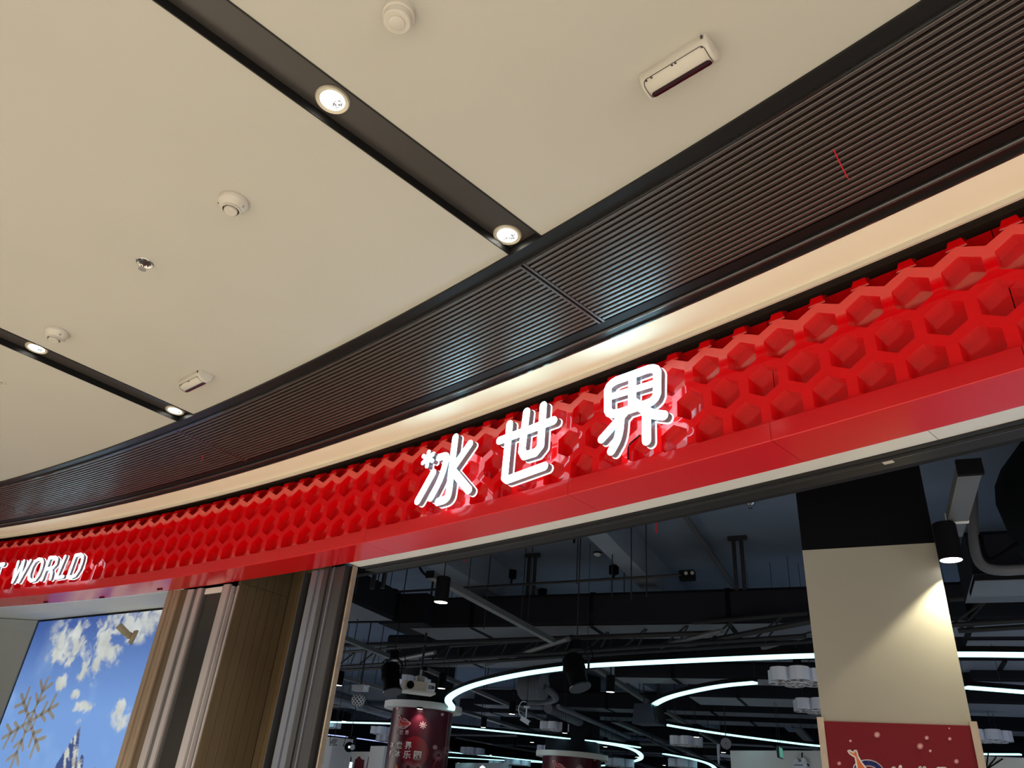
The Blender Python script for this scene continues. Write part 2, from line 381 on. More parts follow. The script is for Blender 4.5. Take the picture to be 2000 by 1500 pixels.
# ------------------------------------------------------------------ honeycomb fascia
RF, RBK = 28.1255, 28.1925
hc = thing('honeycomb_fascia', 'long curved glossy red honeycomb sign fascia above the shop entrance', 'sign fascia', pol(28.1405, 48, 3.2))
jl = [T0] + [math.degrees(hit_cyl(px, py, 28.1155)[1]) for px, py in ((1996, 676), (1505, 830), (1112, 926), (718, 1030), (549, 1071))][0:] + [54.6, 58.4, T1]
jl = sorted(jl)
for a, b in zip(jl[:-1], jl[1:]):
    obj('back_panel', MB().rbox(RBK, RBK + 0.006, 3.1005, 3.786, a + 0.004, b - 0.004, max(6, int((b - a) * 4))), 'redback', hc)
HP = 0.4068; HPH = 40.128; ROWZ = {0: 3.589, 1: 3.421, 2: 3.2525}
wo = RF * math.radians(HP) / 2
wi = 0.0759
hexo = [(0, 0.1140), (-wo, 0.0570), (-wo, -0.0550), (0, -0.1115), (wo, -0.0550), (wo, 0.0570)]
hexi = [(0, 0.0857), (-wi, 0.0426), (-wi, -0.0426), (0, -0.0857), (wi, -0.0426), (wi, 0.0426)]
hexo_top = [(0, 0.1356), (-wo, 0.0852), (-wo, -0.0550), (0, -0.1115), (wo, -0.0550), (wo, 0.0852)]
def cell_mesh(name, outer):
    mb = MB(); k = 6; d = RBK - RF + 0.0006; e = 0.0012
    def P(q, r): return (r, q[0], q[1])          # local x outwards from the mall centre
    inn2 = [(u * (1 - e / wi), v * (1 - e / wi)) for u, v in hexi]
    vs = [P(q, 0) for q in outer] + [P(q, 0) for q in hexi] + [P(q, d) for q in hexi] + [P(q, d) for q in outer]
    fs = [(i, (i + 1) % 6, 6 + (i + 1) % 6, 6 + i) for i in range(6)]
    fs += [(6 + i, 6 + (i + 1) % 6, 12 + (i + 1) % 6, 12 + i) for i in range(6)]
    fs += [(i, 18 + i, 18 + (i + 1) % 6, (i + 1) % 6) for i in range(6)]
    mb.add(vs, fs)
    return mesh(name, mb)
cellm = cell_mesh('honeycomb_cell', hexo); cellt = cell_mesh('honeycomb_cell_top', hexo_top)
for m_ in (cellm, cellt): m_.materials.append(M['red'])
tabm = mesh('tab', MB().add([(0, -0.040, 0.118), (0, 0.040, 0.118), (0.002, 0.026, 0.160), (0.002, -0.026, 0.160), (0.066, -0.026, 0.196), (0.066, 0.026, 0.196),
                             (0.0015, -0.040, 0.116), (0.0015, 0.040, 0.116), (0.066, 0.026, 0.190), (0.066, -0.026, 0.190)],
                            [(0, 1, 2, 3), (3, 2, 5, 4), (6, 9, 8, 7), (0, 3, 6), (3, 4, 9, 6), (1, 7, 2), (2, 7, 8, 5), (4, 5, 8, 9), (0, 6, 7, 1)]))
tabm.materials.append(M['redback'])
hinv = hc.matrix_basis.inverted()
def on_front(name, me, deg, z):
    o = bpy.data.objects.new(name, me); COL.objects.link(o); o.parent = hc; o.matrix_parent_inverse = hinv
    o.location = pol(RF, deg, z); o.rotation_euler = (0, 0, math.radians(deg)); return o
k = int((T0 + 1.6 - HPH) / HP)
while HPH + k * HP < 61.6:
    on_front('honeycomb_cell', cellm, HPH + k * HP, ROWZ[1])
    for row in (0, 2):
        on_front('honeycomb_cell', cellt if row == 0 else cellm, HPH + (k + 0.5) * HP, ROWZ[row])
    on_front('tab', tabm, HPH + (k + 0.5) * HP, ROWZ[0] + 0.0116)
    k += 1

# red band and red soffit below the honeycomb
band = thing('red_band', 'glossy red band and underside below the honeycomb, over the shop entrance', 'fascia band', pol(28.1405, 48, 3.1005))
for a, b in zip(jl[:-1], jl[1:]):
    n = max(6, int((b - a) * 4))
    obj('band_panel', MB().arc([(28.1085, 3.1015), (28.1115, 3.0985), (28.1225, 3.0985), (28.1225, 3.193), (28.1115, 3.193), (28.1085, 3.190)], a + 0.0025, b - 0.0025, n), 'redband', band)
    e = b - 0.0025
    obj('underside_panel', MB().rbox(28.1225, 28.3985, 3.0985, 3.1045, a + 0.0025, e, n), 'redband', band)

# ------------------------------------------------------------------ opening: silver strip, track, header
TD = 48.794
silver = thing('steel_strip', 'bright brushed steel strip under the red band, over the open doorway', 'strip', pol(28.4405, 42, 3.0905))
for a, b in ((T0, 40.6), (40.606, 44.9), (44.906, TD)):
    obj('strip_panel', MB().rbox(28.3995, 28.5075, 3.0975, 3.1045, a, b, 24), 'silver', silver)
trk = thing('door_track', 'dark grooved shutter track along the top of the open doorway', 'track', pol(28.5605, 42, 3.0905))
for r0, r1, z0, m_ in ((28.5085, 28.5405, 3.0925, 'track'), (28.5425, 28.5685, 3.1005, 'black'), (28.5695, 28.5745, 3.0865, 'steel'), (28.5765, 28.6305, 3.0925, 'track'), (28.6325, 28.6825, 3.0965, 'track')):
    obj('rail', MB().rbox(r0, r1, z0, 3.16, T0, TD, 40), m_, trk)
pt = at(1735, 903, 3.0905)
tag(obj('label_tag', MB().box(pt + (0, 0, 0.0), (0.045, 0.03, 0.002), math.radians(-48)), 'offwhite'), 'small pale paper tag stuck on the dark shutter track', 'tag')

# walls closing the shop
GA = math.radians(63.5); E1 = np.array([math.cos(GA), math.sin(GA), 0]); E2 = np.array([math.sin(GA), -math.cos(GA), 0])
ZS = 4.6
wf = struct('wall_front', MB().rbox(28.76, 28.82, 3.14, ZS, 25, 49.6, 30), 'dark')
obj('header', MB().rbox(28.76, 28.82, 3.14, ZS, 51.8, 80, 30), 'dark', wf)
struct('wall_left', MB().rbox(29.30, 29.36, 0, ZS, 51.8, 80, 30), 'dark')
struct('wall_right', MB().rbox(28.76, 28.82, 0, ZS, 25, 38.2, 12), 'dark')
OR = np.array([0, 5.0, 0])
def room(a, b, z): return OR + E1 * a + E2 * b + np.array([0, 0, z])
struct('floor.001', MB().prism([(-2, -20), (46, -20), (46, 18), (-2, 18)], OR, E1, E2, (0, 0, 1), -0.1, 0.0), 'floor2').location.z = -0.001
struct('wall_back', MB().prism([(45, -20), (45.2, -20), (45.2, 18), (45, 18)], OR, E1, E2, (0, 0, 1), 0, ZS), 'dark')
struct('wall_side', MB().prism([(8, -19), (45, -19), (45, -18.8), (8, -18.8)], OR, E1, E2, (0, 0, 1), 0, ZS), 'dark')
struct('wall_side.001', MB().prism([(-6, 15), (45, 15), (45, 15.2), (-6, 15.2)], OR, E1, E2, (0, 0, 1), 0, ZS), 'dark')
slab = struct('ceiling.001', MB().prism([(-6, -20), (46, -20), (46, 18), (-6, 18)], OR, E1, E2, (0, 0, 1), ZS, ZS + 0.2), 'slab')
def beam(p, L0, L1, w, zb):
    p = np.asarray(p); return obj('beam', MB().bar(p + E1 * L0 + (0, 0, (ZS + zb) / 2 - p[2]), p + E1 * L1 + (0, 0, (ZS + zb) / 2 - p[2]), w, ZS - zb), 'beam', slab)
pb = (at(1133, 1035, 4.2) + at(1170, 1025, 4.2)) / 2
beam(pb, -6, 30, 0.24, 4.2)
pb2 = at(880, 1120, 4.15); beam(pb2, -5, 30, 0.32, 4.15)
beam(pb + E2 * 4.4, -8, 30, 0.24, 4.2)
for q in (10.5, 17.0, 24.0):
    obj('beam', MB().bar(room(q, -18, 4.4), room(q, 14, 4.4), 0.30, 0.4), 'beam', slab)


# ------------------------------------------------------------------ lit characters and letters
def capsule(a, b, r, n=9):
    a = np.asarray(a, float); b = np.asarray(b, float); d = b - a; L = np.linalg.norm(d)
    an = math.atan2(d[1], d[0]) if L > 1e-9 else 0
    pts = [(b[0] + r * math.cos(an + q), b[1] + r * math.sin(an + q)) for q in np.linspace(-PI / 2, PI / 2, n)]
    pts += [(a[0] + r * math.cos(an + q), a[1] + r * math.sin(an + q)) for q in np.linspace(PI / 2, 3 * PI / 2, n)]
    return pts
def strokes_mb(strokes, o, eu, ev, en, d0, d1, grow=0.0, n=9):
    mb = MB()
    for path, r in strokes:
        for p, q in zip(path[:-1], path[1:]): mb.prism(capsule(p, q, r + grow, n), o, eu, ev, en, d0, d1)
    return mb
def smooth_path(p, it=2):
    p = [np.asarray(q, float) for q in p]
    for _ in range(it):
        q = [p[0]]
        for a, b in zip(p[:-1], p[1:]): q += [0.75 * a + 0.25 * b, 0.25 * a + 0.75 * b]
        q.append(p[-1]); p = q
    return p
RG = 28.012
def sign_char(name, label, origin, scale, strokes, group, depth=0.042, wires=()):
    """strokes: [(pixel path in the crop, radius in crop px, smooth?)]; laid flat on the sign's own tangent plane"""
    allp = np.array([p for s in strokes for p in s[0]]); mid = (allp.min(0) + allp.max(0)) / 2
    P, th = hit_cyl(origin[0] + mid[0] * scale, origin[1] + mid[1] * scale, RG)
    en = np.array([math.cos(th), math.sin(th), 0]); eu = np.array([math.sin(th), -math.cos(th), 0]); ev = np.array([0, 0, 1.0])
    def loc(p):
        Q = hit_plane(origin[0] + p[0] * scale, origin[1] + p[1] * scale, P, en) - P
        return np.array([Q @ eu, Q @ ev])
    st = []
    for path, r, sm in strokes:
        pp = [loc(q) for q in path]
        c = path[len(path) // 2]; r1 = np.linalg.norm(loc((c[0], c[1] + r)) - loc(c)); r2 = np.linalg.norm(loc((c[0] + r, c[1])) - loc(c))
        rr = (0.45 * r1 + 0.55 * r2)
        st.append((smooth_path(pp) if sm else pp, rr))
    t = thing(name, label, 'sign letter', P, group)
    obj('face', strokes_mb(st, P, eu, ev, en, 0.0, 0.004), 'glyphface', t)
    obj('return', strokes_mb(st, P, eu, ev, en, 0.004, depth, grow=-0.0006), 'glyphside', t)
    obj('backing', strokes_mb(st, P, eu, ev, en, depth, depth + 0.008, grow=0.003), 'glyphback', t)
    pin = MB()
    for path, r in st[:4]:
        c = path[len(path) // 2]; q = P + eu * c[0] + ev * c[1]
        pin.tube([q + en * (depth + 0.004), q + en * (RBK - RG - 0.002)], 0.004, 6)
    obj('standoff_pin', pin, 'chrome', t)
    return t
GC = 'lit characters above the doorway'
sign_char('illuminated_character', 'white lit Chinese character with a small snowflake dot, first above the doorway', (800, 800), 200 / 1500, [
    ([(278, 620), (250, 825)], 24, 0), ([(200, 680), (330, 748)], 24, 0), ([(190, 778), (338, 652)], 24, 0),
    ([(340, 925), (112, 1335)], 44, 0),
    ([(430, 700), (540, 665), (530, 760), (470, 960), (400, 1120), (305, 1290)], 42, 1),
    ([(668, 405), (610, 860), (575, 1200), (545, 1310), (410, 1350)], 46, 1),
    ([(880, 500), (650, 830)], 44, 0), ([(625, 890), (860, 1175)], 50, 0)], GC)
sign_char('illuminated_character', 'white lit Chinese character of three uprights, second above the doorway', (960, 760), 160 / 1200, [
    ([(115, 752), (905, 458)], 52, 0), ([(262, 512), (188, 1290), (230, 1325), (770, 1128)], 50, 0),
    ([(510, 330), (440, 900), (480, 975), (640, 925)], 52, 0), ([(755, 238), (715, 830), (640, 925), (520, 965)], 52, 0)], GC)
sign_char('illuminated_character', 'white lit Chinese character with a four-window box, rightmost above the doorway', (1150, 690), 200 / 1429, [
    ([(262, 640), (262, 420), (600, 300), (955, 170), (950, 420), (945, 660), (600, 770), (262, 880), (262, 640)], 54, 1),
    ([(605, 330), (600, 760)], 54, 0), ([(265, 615), (945, 405)], 42, 0),
    ([(520, 800), (420, 920), (175, 1195)], 52, 0), ([(440, 900), (415, 1170), (310, 1360)], 56, 1),
    ([(640, 690), (780, 790), (880, 850), (1040, 865)], 60, 1), ([(800, 830), (803, 1215)], 62, 0)], GC)
GL = 'lit letters of the left word'
so, ss = (0, 1050), 0.1
sign_char('illuminated_letter', 'white lit letter T end, cut by the left picture edge', so, ss, [([(62, 522), (-150, 556)], 24, 0), ([(-40, 538), (-170, 960)], 24, 0)], GL, 0.03)
sign_char('illuminated_letter', 'white lit italic letter W at the far left', so, ss, [
    ([(352, 470), (238, 868)], 17, 0), ([(238, 868), (462, 455)], 17, 0), ([(462, 455), (358, 862)], 17, 0), ([(358, 862), (588, 448)], 17, 0)], GL, 0.03)
sign_char('illuminated_letter', 'white lit italic letter O beside the W', so, ss, [
    ([(745, 420), (805, 425), (828, 480), (800, 600), (745, 730), (680, 820), (605, 845), (560, 800), (562, 720), (615, 570), (680, 465), (745, 420)], 19, 0)], GL, 0.03)
sign_char('illuminated_letter', 'white lit italic letter R between O and L', so, ss, [
    ([(965, 392), (808, 820)], 20, 0), ([(965, 392), (1070, 384), (1108, 425), (1085, 520), (1020, 590), (900, 615)], 20, 0), ([(985, 600), (1000, 700), (975, 805)], 20, 0)], GL, 0.03)
sign_char('illuminated_letter', 'white lit italic letter L after the R', so, ss, [([(1265, 368), (1090, 785)], 20, 0), ([(1090, 785), (1225, 762)], 20, 0)], GL, 0.03)
sign_char('illuminated_letter', 'white lit italic letter D ending the left word', so, ss, [
    ([(1470, 345), (1315, 768)], 20, 0), ([(1470, 345), (1570, 328), (1612, 375), (1595, 470), (1540, 620), (1465, 735), (1400, 768), (1315, 768)], 20, 0)], GL, 0.03)
# loose black cable under the rightmost character
P0 = hit_cyl(1150 + 700 * .14, 690 + 1150 * .14, 28.17)[0]
cab = [hit_cyl(1150 + x * .14, 690 + y * .14, RF - 0.006)[0] for x, y in ((715, 1140), (640, 1205), (560, 1270), (545, 1350), (545, 1440), (552, 1480))]
tag(obj('cable', MB().tube(smooth_path(cab), 0.004, 6), 'mdark'), 'loose black cable hanging on the red honeycomb under the rightmost lit character', 'cable')

# ------------------------------------------------------------------ shop window at the lower left
ZW = 3.0985
PA = at(78, 1211, ZW); PB = at(313, 1187, ZW)
du = (PB - PA); LU = np.linalg.norm(du); du /= LU
dn = np.array([-du[1], du[0], 0]);  dn = dn if dn @ (CAM - PA) > 0 else -dn
PZ0, PZ1 = 1.2, 3.0755
def val_noise(u, v, f, seed):
    r = np.random.default_rng(seed); g_ = r.random((96, 96)); x = (u * f) % 95; y = (v * f) % 95
    i = x.astype(int); j = y.astype(int); a = x - i; b = y - j; a = a * a * (3 - 2 * a); b = b * b * (3 - 2 * b)
    return (g_[i, j] * (1 - a) + g_[i + 1, j] * a) * (1 - b) + (g_[i, j + 1] * (1 - a) + g_[i + 1, j + 1] * a) * b
def fbm(u, v, f, s): return sum(val_noise(u + 3, v + 3, f * 2 ** k, s + k) / 2 ** (k + 1) for k in range(5))
NU, NV = 190, 230
UE = LU + 0.55
uu, vv = np.meshgrid(np.linspace(0, UE, NU), np.linspace(PZ0, PZ1, NV), indexing='ij')
hfrac = (vv - 2.1) / (PZ1 - 2.1)
sky_lo = np.array([0.23, 0.42, 0.90]); sky_hi = np.array([0.045, 0.11, 0.42])
kk = np.clip(hfrac * 1.05, 0, 1)[..., None] ** 1.1
colr = sky_lo * (1 - kk) + sky_hi * kk
def pu(px, py):
    Q = hit_plane(px, py, PA, dn); return (Q - PA) @ du, Q[2]
haze = fbm(uu * 0.9, vv * 0.9, 2.0, 40)
colr = colr + (np.clip(haze - 0.5, 0, 1) * 0.8)[..., None] * np.array([0.5, 0.6, 0.6])
for (px, py, sx_, sy_, st_) in ((138, 1252, .34, .17, 1.0), (188, 1282, .30, .17, 1.15), (165, 1268, .4, .09, .6), (262, 1208, .45, .16, .95), (225, 1200, .2, .12, .7), (122, 1334, .09, .06, 1.2), (146, 1357, .06, .035, 1.0), (147, 1382, .05, .035, .9), (168, 1380, .11, .045, 1.0),
                              (233, 1399, .12, .10, 1.1), (152, 1410, .05, .03, .5), (110, 1230, .10, .10, .5), (140, 1205, .06, .06, .45)):
    cu, cv = pu(px, py)
    d2 = ((uu - cu) / (1.25 * sx_)) ** 2 + ((vv - cv) / (1.25 * sy_)) ** 2
    wx = fbm(uu, vv, 7, 50) - 0.5; nz = fbm(uu + wx * 0.25, vv - wx * 0.2, 9.0, 11); nz = (nz - nz.mean()) / nz.std()
    dens = np.clip((1.0 - d2 * 0.75 + 0.50 * nz) * 1.0, 0, 1) * np.clip(2.4 - d2, 0, 1)
    dens = np.clip(dens * st_, 0, 1)[..., None]
    tone = (0.75 + 0.45 * (fbm(uu, vv, 9, 21) - 0.35))[..., None] * np.array([0.92, 0.91, 0.88])
    colr = colr * (1 - dens) + tone * dens
# mountain print
au, av = pu(158, 1416)
ridge = np.full_like(uu, -9.0)
for (px, py, sl, sr) in ((158, 1416, 1.75, 2.1), (164, 1470, 1.2, 2.4), (132, 1462, 1.6, 2.5), (188, 1493, 2.6, 2.2), (100, 1500, 1.2, 1.2), (210, 1530, 1.0, 1.0)):
    cu, cv = pu(px, py)
    x = uu - cu
    ridge = np.maximum(ridge, cv - np.where(x < 0, -x * sl, x * sr) + (fbm(uu, vv, 14, 3) - 0.5) * 0.10)
mk_ = vv < ridge
rk = fbm(uu * 2.2 + vv * 1.2, vv * 0.9, 9, 70)
snow = np.clip((rk - 0.49) * 14, 0, 1)[..., None]
rock = np.array([0.04, 0.08, 0.28]) * (1 - snow) + np.array([0.80, 0.78, 0.74]) * snow
brown = np.clip((fbm(uu, vv, 12, 90) - 0.55) * 6, 0, 1)[..., None] * 0.6
rock = rock * (1 - brown) + np.array([0.28, 0.20, 0.16]) * brown
colr = np.where(mk_[..., None], rock, colr); colr = np.clip(colr, 0, 1)
pv = (PA[None, None] + uu[..., None] * du + (vv - ZW)[..., None] * np.array([0, 0, 1.0])).reshape(-1, 3)
pf = [(i * NV + j, (i + 1) * NV + j, (i + 1) * NV + j + 1, i * NV + j + 1) for i in range(NU - 1) for j in range(NV - 1)]
pm = bpy.data.meshes.new('print'); pm.from_pydata(pv.tolist(), [], pf)
ca = pm.color_attributes.new('Col', 'FLOAT_COLOR', 'POINT')
ca.data.foreach_set('color', np.concatenate([colr.reshape(-1, 3), np.ones((NU * NV, 1))], 1).astype(np.float32).ravel())
pmat = bpy.data.materials.new('backlit_sky_print'); pmat.use_nodes = True
pn = pmat.node_tree; pb_ = pn.nodes['Principled BSDF']; an = pn.nodes.new('ShaderNodeAttribute'); an.attribute_name = 'Col'
pb_.inputs['Base Color'].default_value = (0.02, 0.02, 0.02, 1); pn.links.new(an.outputs['Color'], pb_.inputs['Emission Color'])
pb_.inputs['Emission Strength'].default_value = 0.9; pb_.inputs['Roughness'].default_value = 0.5
lb = thing('sky_lightbox', 'tall backlit print of blue sky, clouds and a snowy peak behind the shop window', 'lightbox', tuple(PA))
pm.materials.append(pmat); obj('print', pm, pmat, lb)
obj('lightbox_case', MB().frame_box(PA + du * UE / 2 - dn * 0.05 + np.array([0, 0, (PZ0 + PZ1) / 2 - ZW]), du * UE / 2, dn * 0.045, np.array([0, 0, 1]) * (PZ1 - PZ0) / 2), 'alugrey', lb)
# window ceiling, side wall, low plinth
wc = MB()
ring = [pol(28.3995, t, ZW) for t in np.linspace(53.254, 66, 30)]
back = [tuple(PA - du * 2.2), tuple(PA), tuple(PA + du * UE)]
wc.add(ring + back + [(p[0], p[1], p[2] + 0.03) for p in ring + back], [tuple(range(33)), tuple(range(33, 66))] + [(i, (i + 1) % 33, 33 + (i + 1) % 33, 33 + i) for i in range(33)])
struct('ceiling.002', wc, 'white')
sidew = at(-10, 1206, ZW)
dw = sidew - PA; dw[2] = 0; dw /= np.linalg.norm(dw)
struct('wall_window', MB().bar(PA + dw * 0.02 + (0, 0, -1.0), PA + dw * 2.6 + (0, 0, -1.0), 0.02, 1.98), 'windowgrey')
for px in (235, 105, 272):
    pass
clipn = MB()
for i, (px, py) in enumerate(((199, 1167), (89, 1176), (312, 1151))):
    q = at(px, py, ZW - 0.004); P_, th = hit_cyl(px, py, 28.3995)
    c = thing('glass_clip', ['small dark clip holding the glass under the red band, above the big cloud', 'small dark clip holding the glass at the left, under the W', 'small dark clip holding the glass beside the wooden battens'][i], 'clip', tuple(q), 'clips along the window glass')
    for s in (-1, 1):
        obj('jaw', MB().box(q + np.array([math.sin(th), -math.cos(th), 0]) * 0.022 * s, (0.016, 0.020, 0.010), th), 'mdark', c)
# panes
for a, b, lab in ((53.702, 58.93, 'clear glass pane in front of the sky print'), (58.95, 63.5, 'clear glass pane at the far left')):
    o = obj('window_%d' % (1 if a < 55 else 2), MB().rbox(28.4105, 28.4205, 0.05, 3.0925, a, b, 20), 'glass'); o['kind'] = 'structure'
# frosted snowflake decal on the glass
Pc, thc = hit_cyl(58, 1409, 28.4065)
eu = np.array([math.sin(thc), -math.cos(thc), 0]); ev = np.array([0, 0, 1.0]); en = np.array([math.cos(thc), math.sin(thc), 0])
fl = MB(); RS = 0.40
for k in range(6):
    a = PI / 2 - 0.12 + k * PI / 3; d = np.array([math.cos(a), math.sin(a)])
    fl.prism(capsule(d * 0.02, d * RS, 0.019, 4), Pc, eu, ev, en, 0, 0.001)
    for q, L in ((0.42, 0.11), (0.68, 0.14)):
        for s in (-1, 1):
            e = np.array([math.cos(a + s * 0.9), math.sin(a + s * 0.9)])
            fl.prism(capsule(d * RS * q, d * RS * q + e * L, 0.018, 4), Pc, eu, ev, en, 0, 0.001)
    a2 = a + PI / 6; d2_ = np.array([math.cos(a2), math.sin(a2)]); d3 = np.array([math.cos(a + PI / 3), math.sin(a + PI / 3)])
    fl.prism(capsule(d * 0.10, d3 * 0.10, 0.010, 4), Pc, eu, ev, en, 0, 0.001)
tag(obj('snowflake_decal', fl, 'decal'), 'large grey frosted snowflake sticker on the shop window glass', 'decal')
# tan spotlight in front of the sky print
ta = hit_plane(256, 1243, PA + dn * 0.07, dn); vw = CAM - ta; vw /= np.linalg.norm(vw)
tb = hit_plane(231, 1221, ta, vw); tc_ = hit_plane(249, 1239, ta, vw)
sp = thing('bullet_camera', 'tan bullet camera with round base, in front of the bright sky print', 'camera', tuple(ta))
ax_ = tb - tc_; ax_ /= np.linalg.norm(ax_)
obj('barrel', MB().tube([tc_, tc_ + ax_ * 0.01, tb - ax_ * 0.02, tb], [0.026, 0.034, 0.034, 0.036], 16), 'tan', sp, smooth=40)
bd = hit_plane(262, 1232, ta, vw) - hit_plane(250, 1256, ta, vw); bd /= np.linalg.norm(bd)
nb = np.cross(bd, vw); nb = nb if nb @ (ta - tb) > 0 else -nb
obj('base', MB().tube([ta + nb * 0.0, ta + nb * 0.03, ta + nb * 0.045], [0.060, 0.078, 0.070], 20), 'tan', sp, smooth=40)
obj('knuckle', MB().lathe([(0.0, -0.036), (0.026, -0.026), (0.036, 0), (0.026, 0.026), (0.0, 0.036)], tuple((ta + tc_) / 2), 14), 'tan', sp, smooth=60)
obj('arm', MB().tube([ta + nb * 0.02, ta + nb * 0.02 - vw * 0.10], 0.02, 10), 'tan', sp)

# ------------------------------------------------------------------ battens, glazed door, plank reveal, shutter guide
bt = thing('batten_panel', 'three light wooden battens and a darker one beside the sky print', 'wood panelling', pol(28.4105, 53.403, 0))
for a, b, r0, m_ in ((53.702, 53.577, 28.3905, 'woodlight'), (53.567, 53.468, 28.4025, 'woodlight'), (53.458, 53.359, 28.4025, 'woodlight'), (53.349, 53.145, 28.4155, 'wooddark')):
    obj('batten', MB().rbox(r0, 28.5005, 0, 3.0965, b, a, 2), m_, bt)
obj('batten_backing', MB().rbox(28.4405, 28.5205, 0, 3.0965, 53.145, 53.702, 3), 'wooddark', bt)
gd = thing('sliding_glass_door', 'tall sliding glass door with pinkish grey aluminium stiles, right of the wooden battens', 'door', pol(28.4405, 52.410, 0))
for a, b, r0, m_ in ((53.135, 52.966, 28.4105, 'alu'), (52.956, 52.921, 28.4255, 'mdark'), (52.917, 52.837, 28.4155, 'alugrey'), (52.827, 52.708, 28.4085, 'alu'), (52.698, 52.658, 28.4225, 'alugrey'),
                     (52.112, 52.062, 28.4205, 'alugrey'), (52.057, 51.883, 28.4065, 'alu'), (51.873, 51.843, 28.4305, 'mdark'), (51.838, 51.804, 28.4185, 'alu'), (51.715, 51.680, 28.4305, 'alu')):
    obj('stile', MB().rbox(r0, 28.5005, 0, 3.0705 if a < 51.843 else 3.0885, b, a, 2), m_, gd)
obj('door_pane', MB().rbox(28.4455, 28.4525, 0.1, 3.0405, 52.112, 52.658, 4), 'darkglass', gd)
obj('edge_pane', MB().rbox(28.4505, 28.4565, 0.1, 3.0405, 51.715, 51.804, 2), 'alugrey', gd)
obj('top_rail', MB().rbox(28.4325, 28.4705, 3.0355, 3.0855, 52.112, 52.658, 4), 'white', gd)
obj('top_rail', MB().rbox(28.4405, 28.4705, 3.0155, 3.0685, 51.715, 51.804, 2), 'alugrey', gd)
obj('door_back', MB().rbox(28.5105, 28.5405, 0, 3.0905, 51.685, 53.145, 4), 'wooddark', gd)
# radial plank reveal
wr = struct('wall_reveal', MB().arc([(28.4405, 0.0), (29.0005, 0.0), (29.0005, 3.60), (28.4405, 3.60)], 51.675, 51.734, 1), 'wooddark')
r = 28.4375
for i in range(6):
    w = 0.086
    obj('plank', MB().rbox(r + 0.001, r + w - 0.003, 0, 3.0945, 51.653, 51.675, 1), 'wooddark', wr)
    obj('plank', MB().rbox(r + 0.001, r + w - 0.003, 3.0985, 3.58, 51.653, 51.675, 1), 'wooddark', wr)
    r += w
wr2 = struct('wall_reveal.001', MB().rbox(28.9705, 29.0205, 0, 3.6, 50.773, 51.715, 3), 'woodgold')
tt = 51.650
for i in range(5):
    obj('plank', MB().rbox(28.9555, 28.9705, 0, 3.58, tt - 0.172, tt - 0.004, 2), 'woodgold' if i > 0 else 'wooddark', wr2); tt -= 0.176
sg = thing('shutter_guide', 'tall worn dark steel shutter guide at the left side of the open doorway', 'shutter guide', pol(28.4405, 49.337, 0))
obj('channel_back', MB().rbox(28.4705, 28.5005, 0, 3.0965, 48.863, 49.891, 8), 'black', sg)
for a, b, r0, m_ in ((49.901, 49.881, 28.4155, 'steel'), (49.713, 49.575, 28.4205, 'steelblue'), (49.570, 49.436, 28.4345, 'steelblue'), (49.431, 49.318, 28.4265, 'steel'), (49.308, 49.199, 28.4385, 'steel'),
                     (49.194, 49.169, 28.4205, 'steelblue'), (49.159, 49.031, 28.4325, 'steel'), (49.021, 48.922, 28.4245, 'steel'), (48.838, 48.806, 28.462, 'guard')):
    obj('guide_rib', MB().rbox(r0, 28.5005, 0, 3.0965, b, a, 2), m_, sg)

# ------------------------------------------------------------------ ceiling devices in the mall
def smoke(x, y, z, label, deg=0):
    t = thing('smoke_detector', label, 'smoke detector', (x, y, z), 'smoke detectors on the beige ceiling')
    obj('base', MB().lathe([(0.064, 0.0), (0.066, -0.010), (0.062, -0.020)], (x, y, z), 36), 'offwhite', t, smooth=40)
    obj('body', MB().lathe([(0.061, -0.020), (0.052, -0.036), (0.042, -0.046)], (x, y, z), 36), 'offwhite', t, smooth=40)
    obj('vent', MB().lathe([(0.036, -0.044), (0.0365, -0.049), (0.026, -0.0495)], (x, y, z), 32), 'seam', t)
    rg_ = obj('ring', MB().lathe([(0.041, -0.045), (0.042, -0.053), (0.0365, -0.054), (0.0355, -0.048)], (x, y, z), 36, caps=False), 'offwhite', t, smooth=40)
    obj('cap', MB().lathe([(0.029, -0.046), (0.028, -0.060), (0.025, -0.063), (0.0, -0.063)], (x, y, z), 36), 'offwhite', t, smooth=40)
    for k in range(4):
        a = k * PI / 2 + deg
        obj('rib', MB().frame_box((x + 0.037 * math.cos(a), y + 0.037 * math.sin(a), z - 0.050), (0.004 * math.cos(a), 0.004 * math.sin(a), 0), (-0.002 * math.sin(a), 0.002 * math.cos(a), 0), (0, 0, 0.003)), 'offwhite', rg_)
    a = deg - 1.1
    obj('indicator', MB().lathe([(0.0055, -0.031), (0.0055, -0.0385), (0.003, -0.0395), (0, -0.039)], (x + 0.052 * math.cos(a), y + 0.052 * math.sin(a), z), 12), 'greypatch', t)
    for k in (0.6, 2.4):
        obj('screw_hole', MB().lathe([(0.003, -0.026), (0.003, -0.0275), (0, -0.0275)], (x + 0.0600 * math.cos(deg + k), y + 0.0600 * math.sin(deg + k), z), 8), 'seam', t)
p = at(457, 393, ZC); smoke(p[0], p[1], ZC, 'round off-white smoke detector on the middle of the beige ceiling panel', 0.9)
p = at(112, 648, ZC); smoke(p[0], p[1], ZC, 'round off-white smoke detector at the left, beside the left light channel', 0.5)

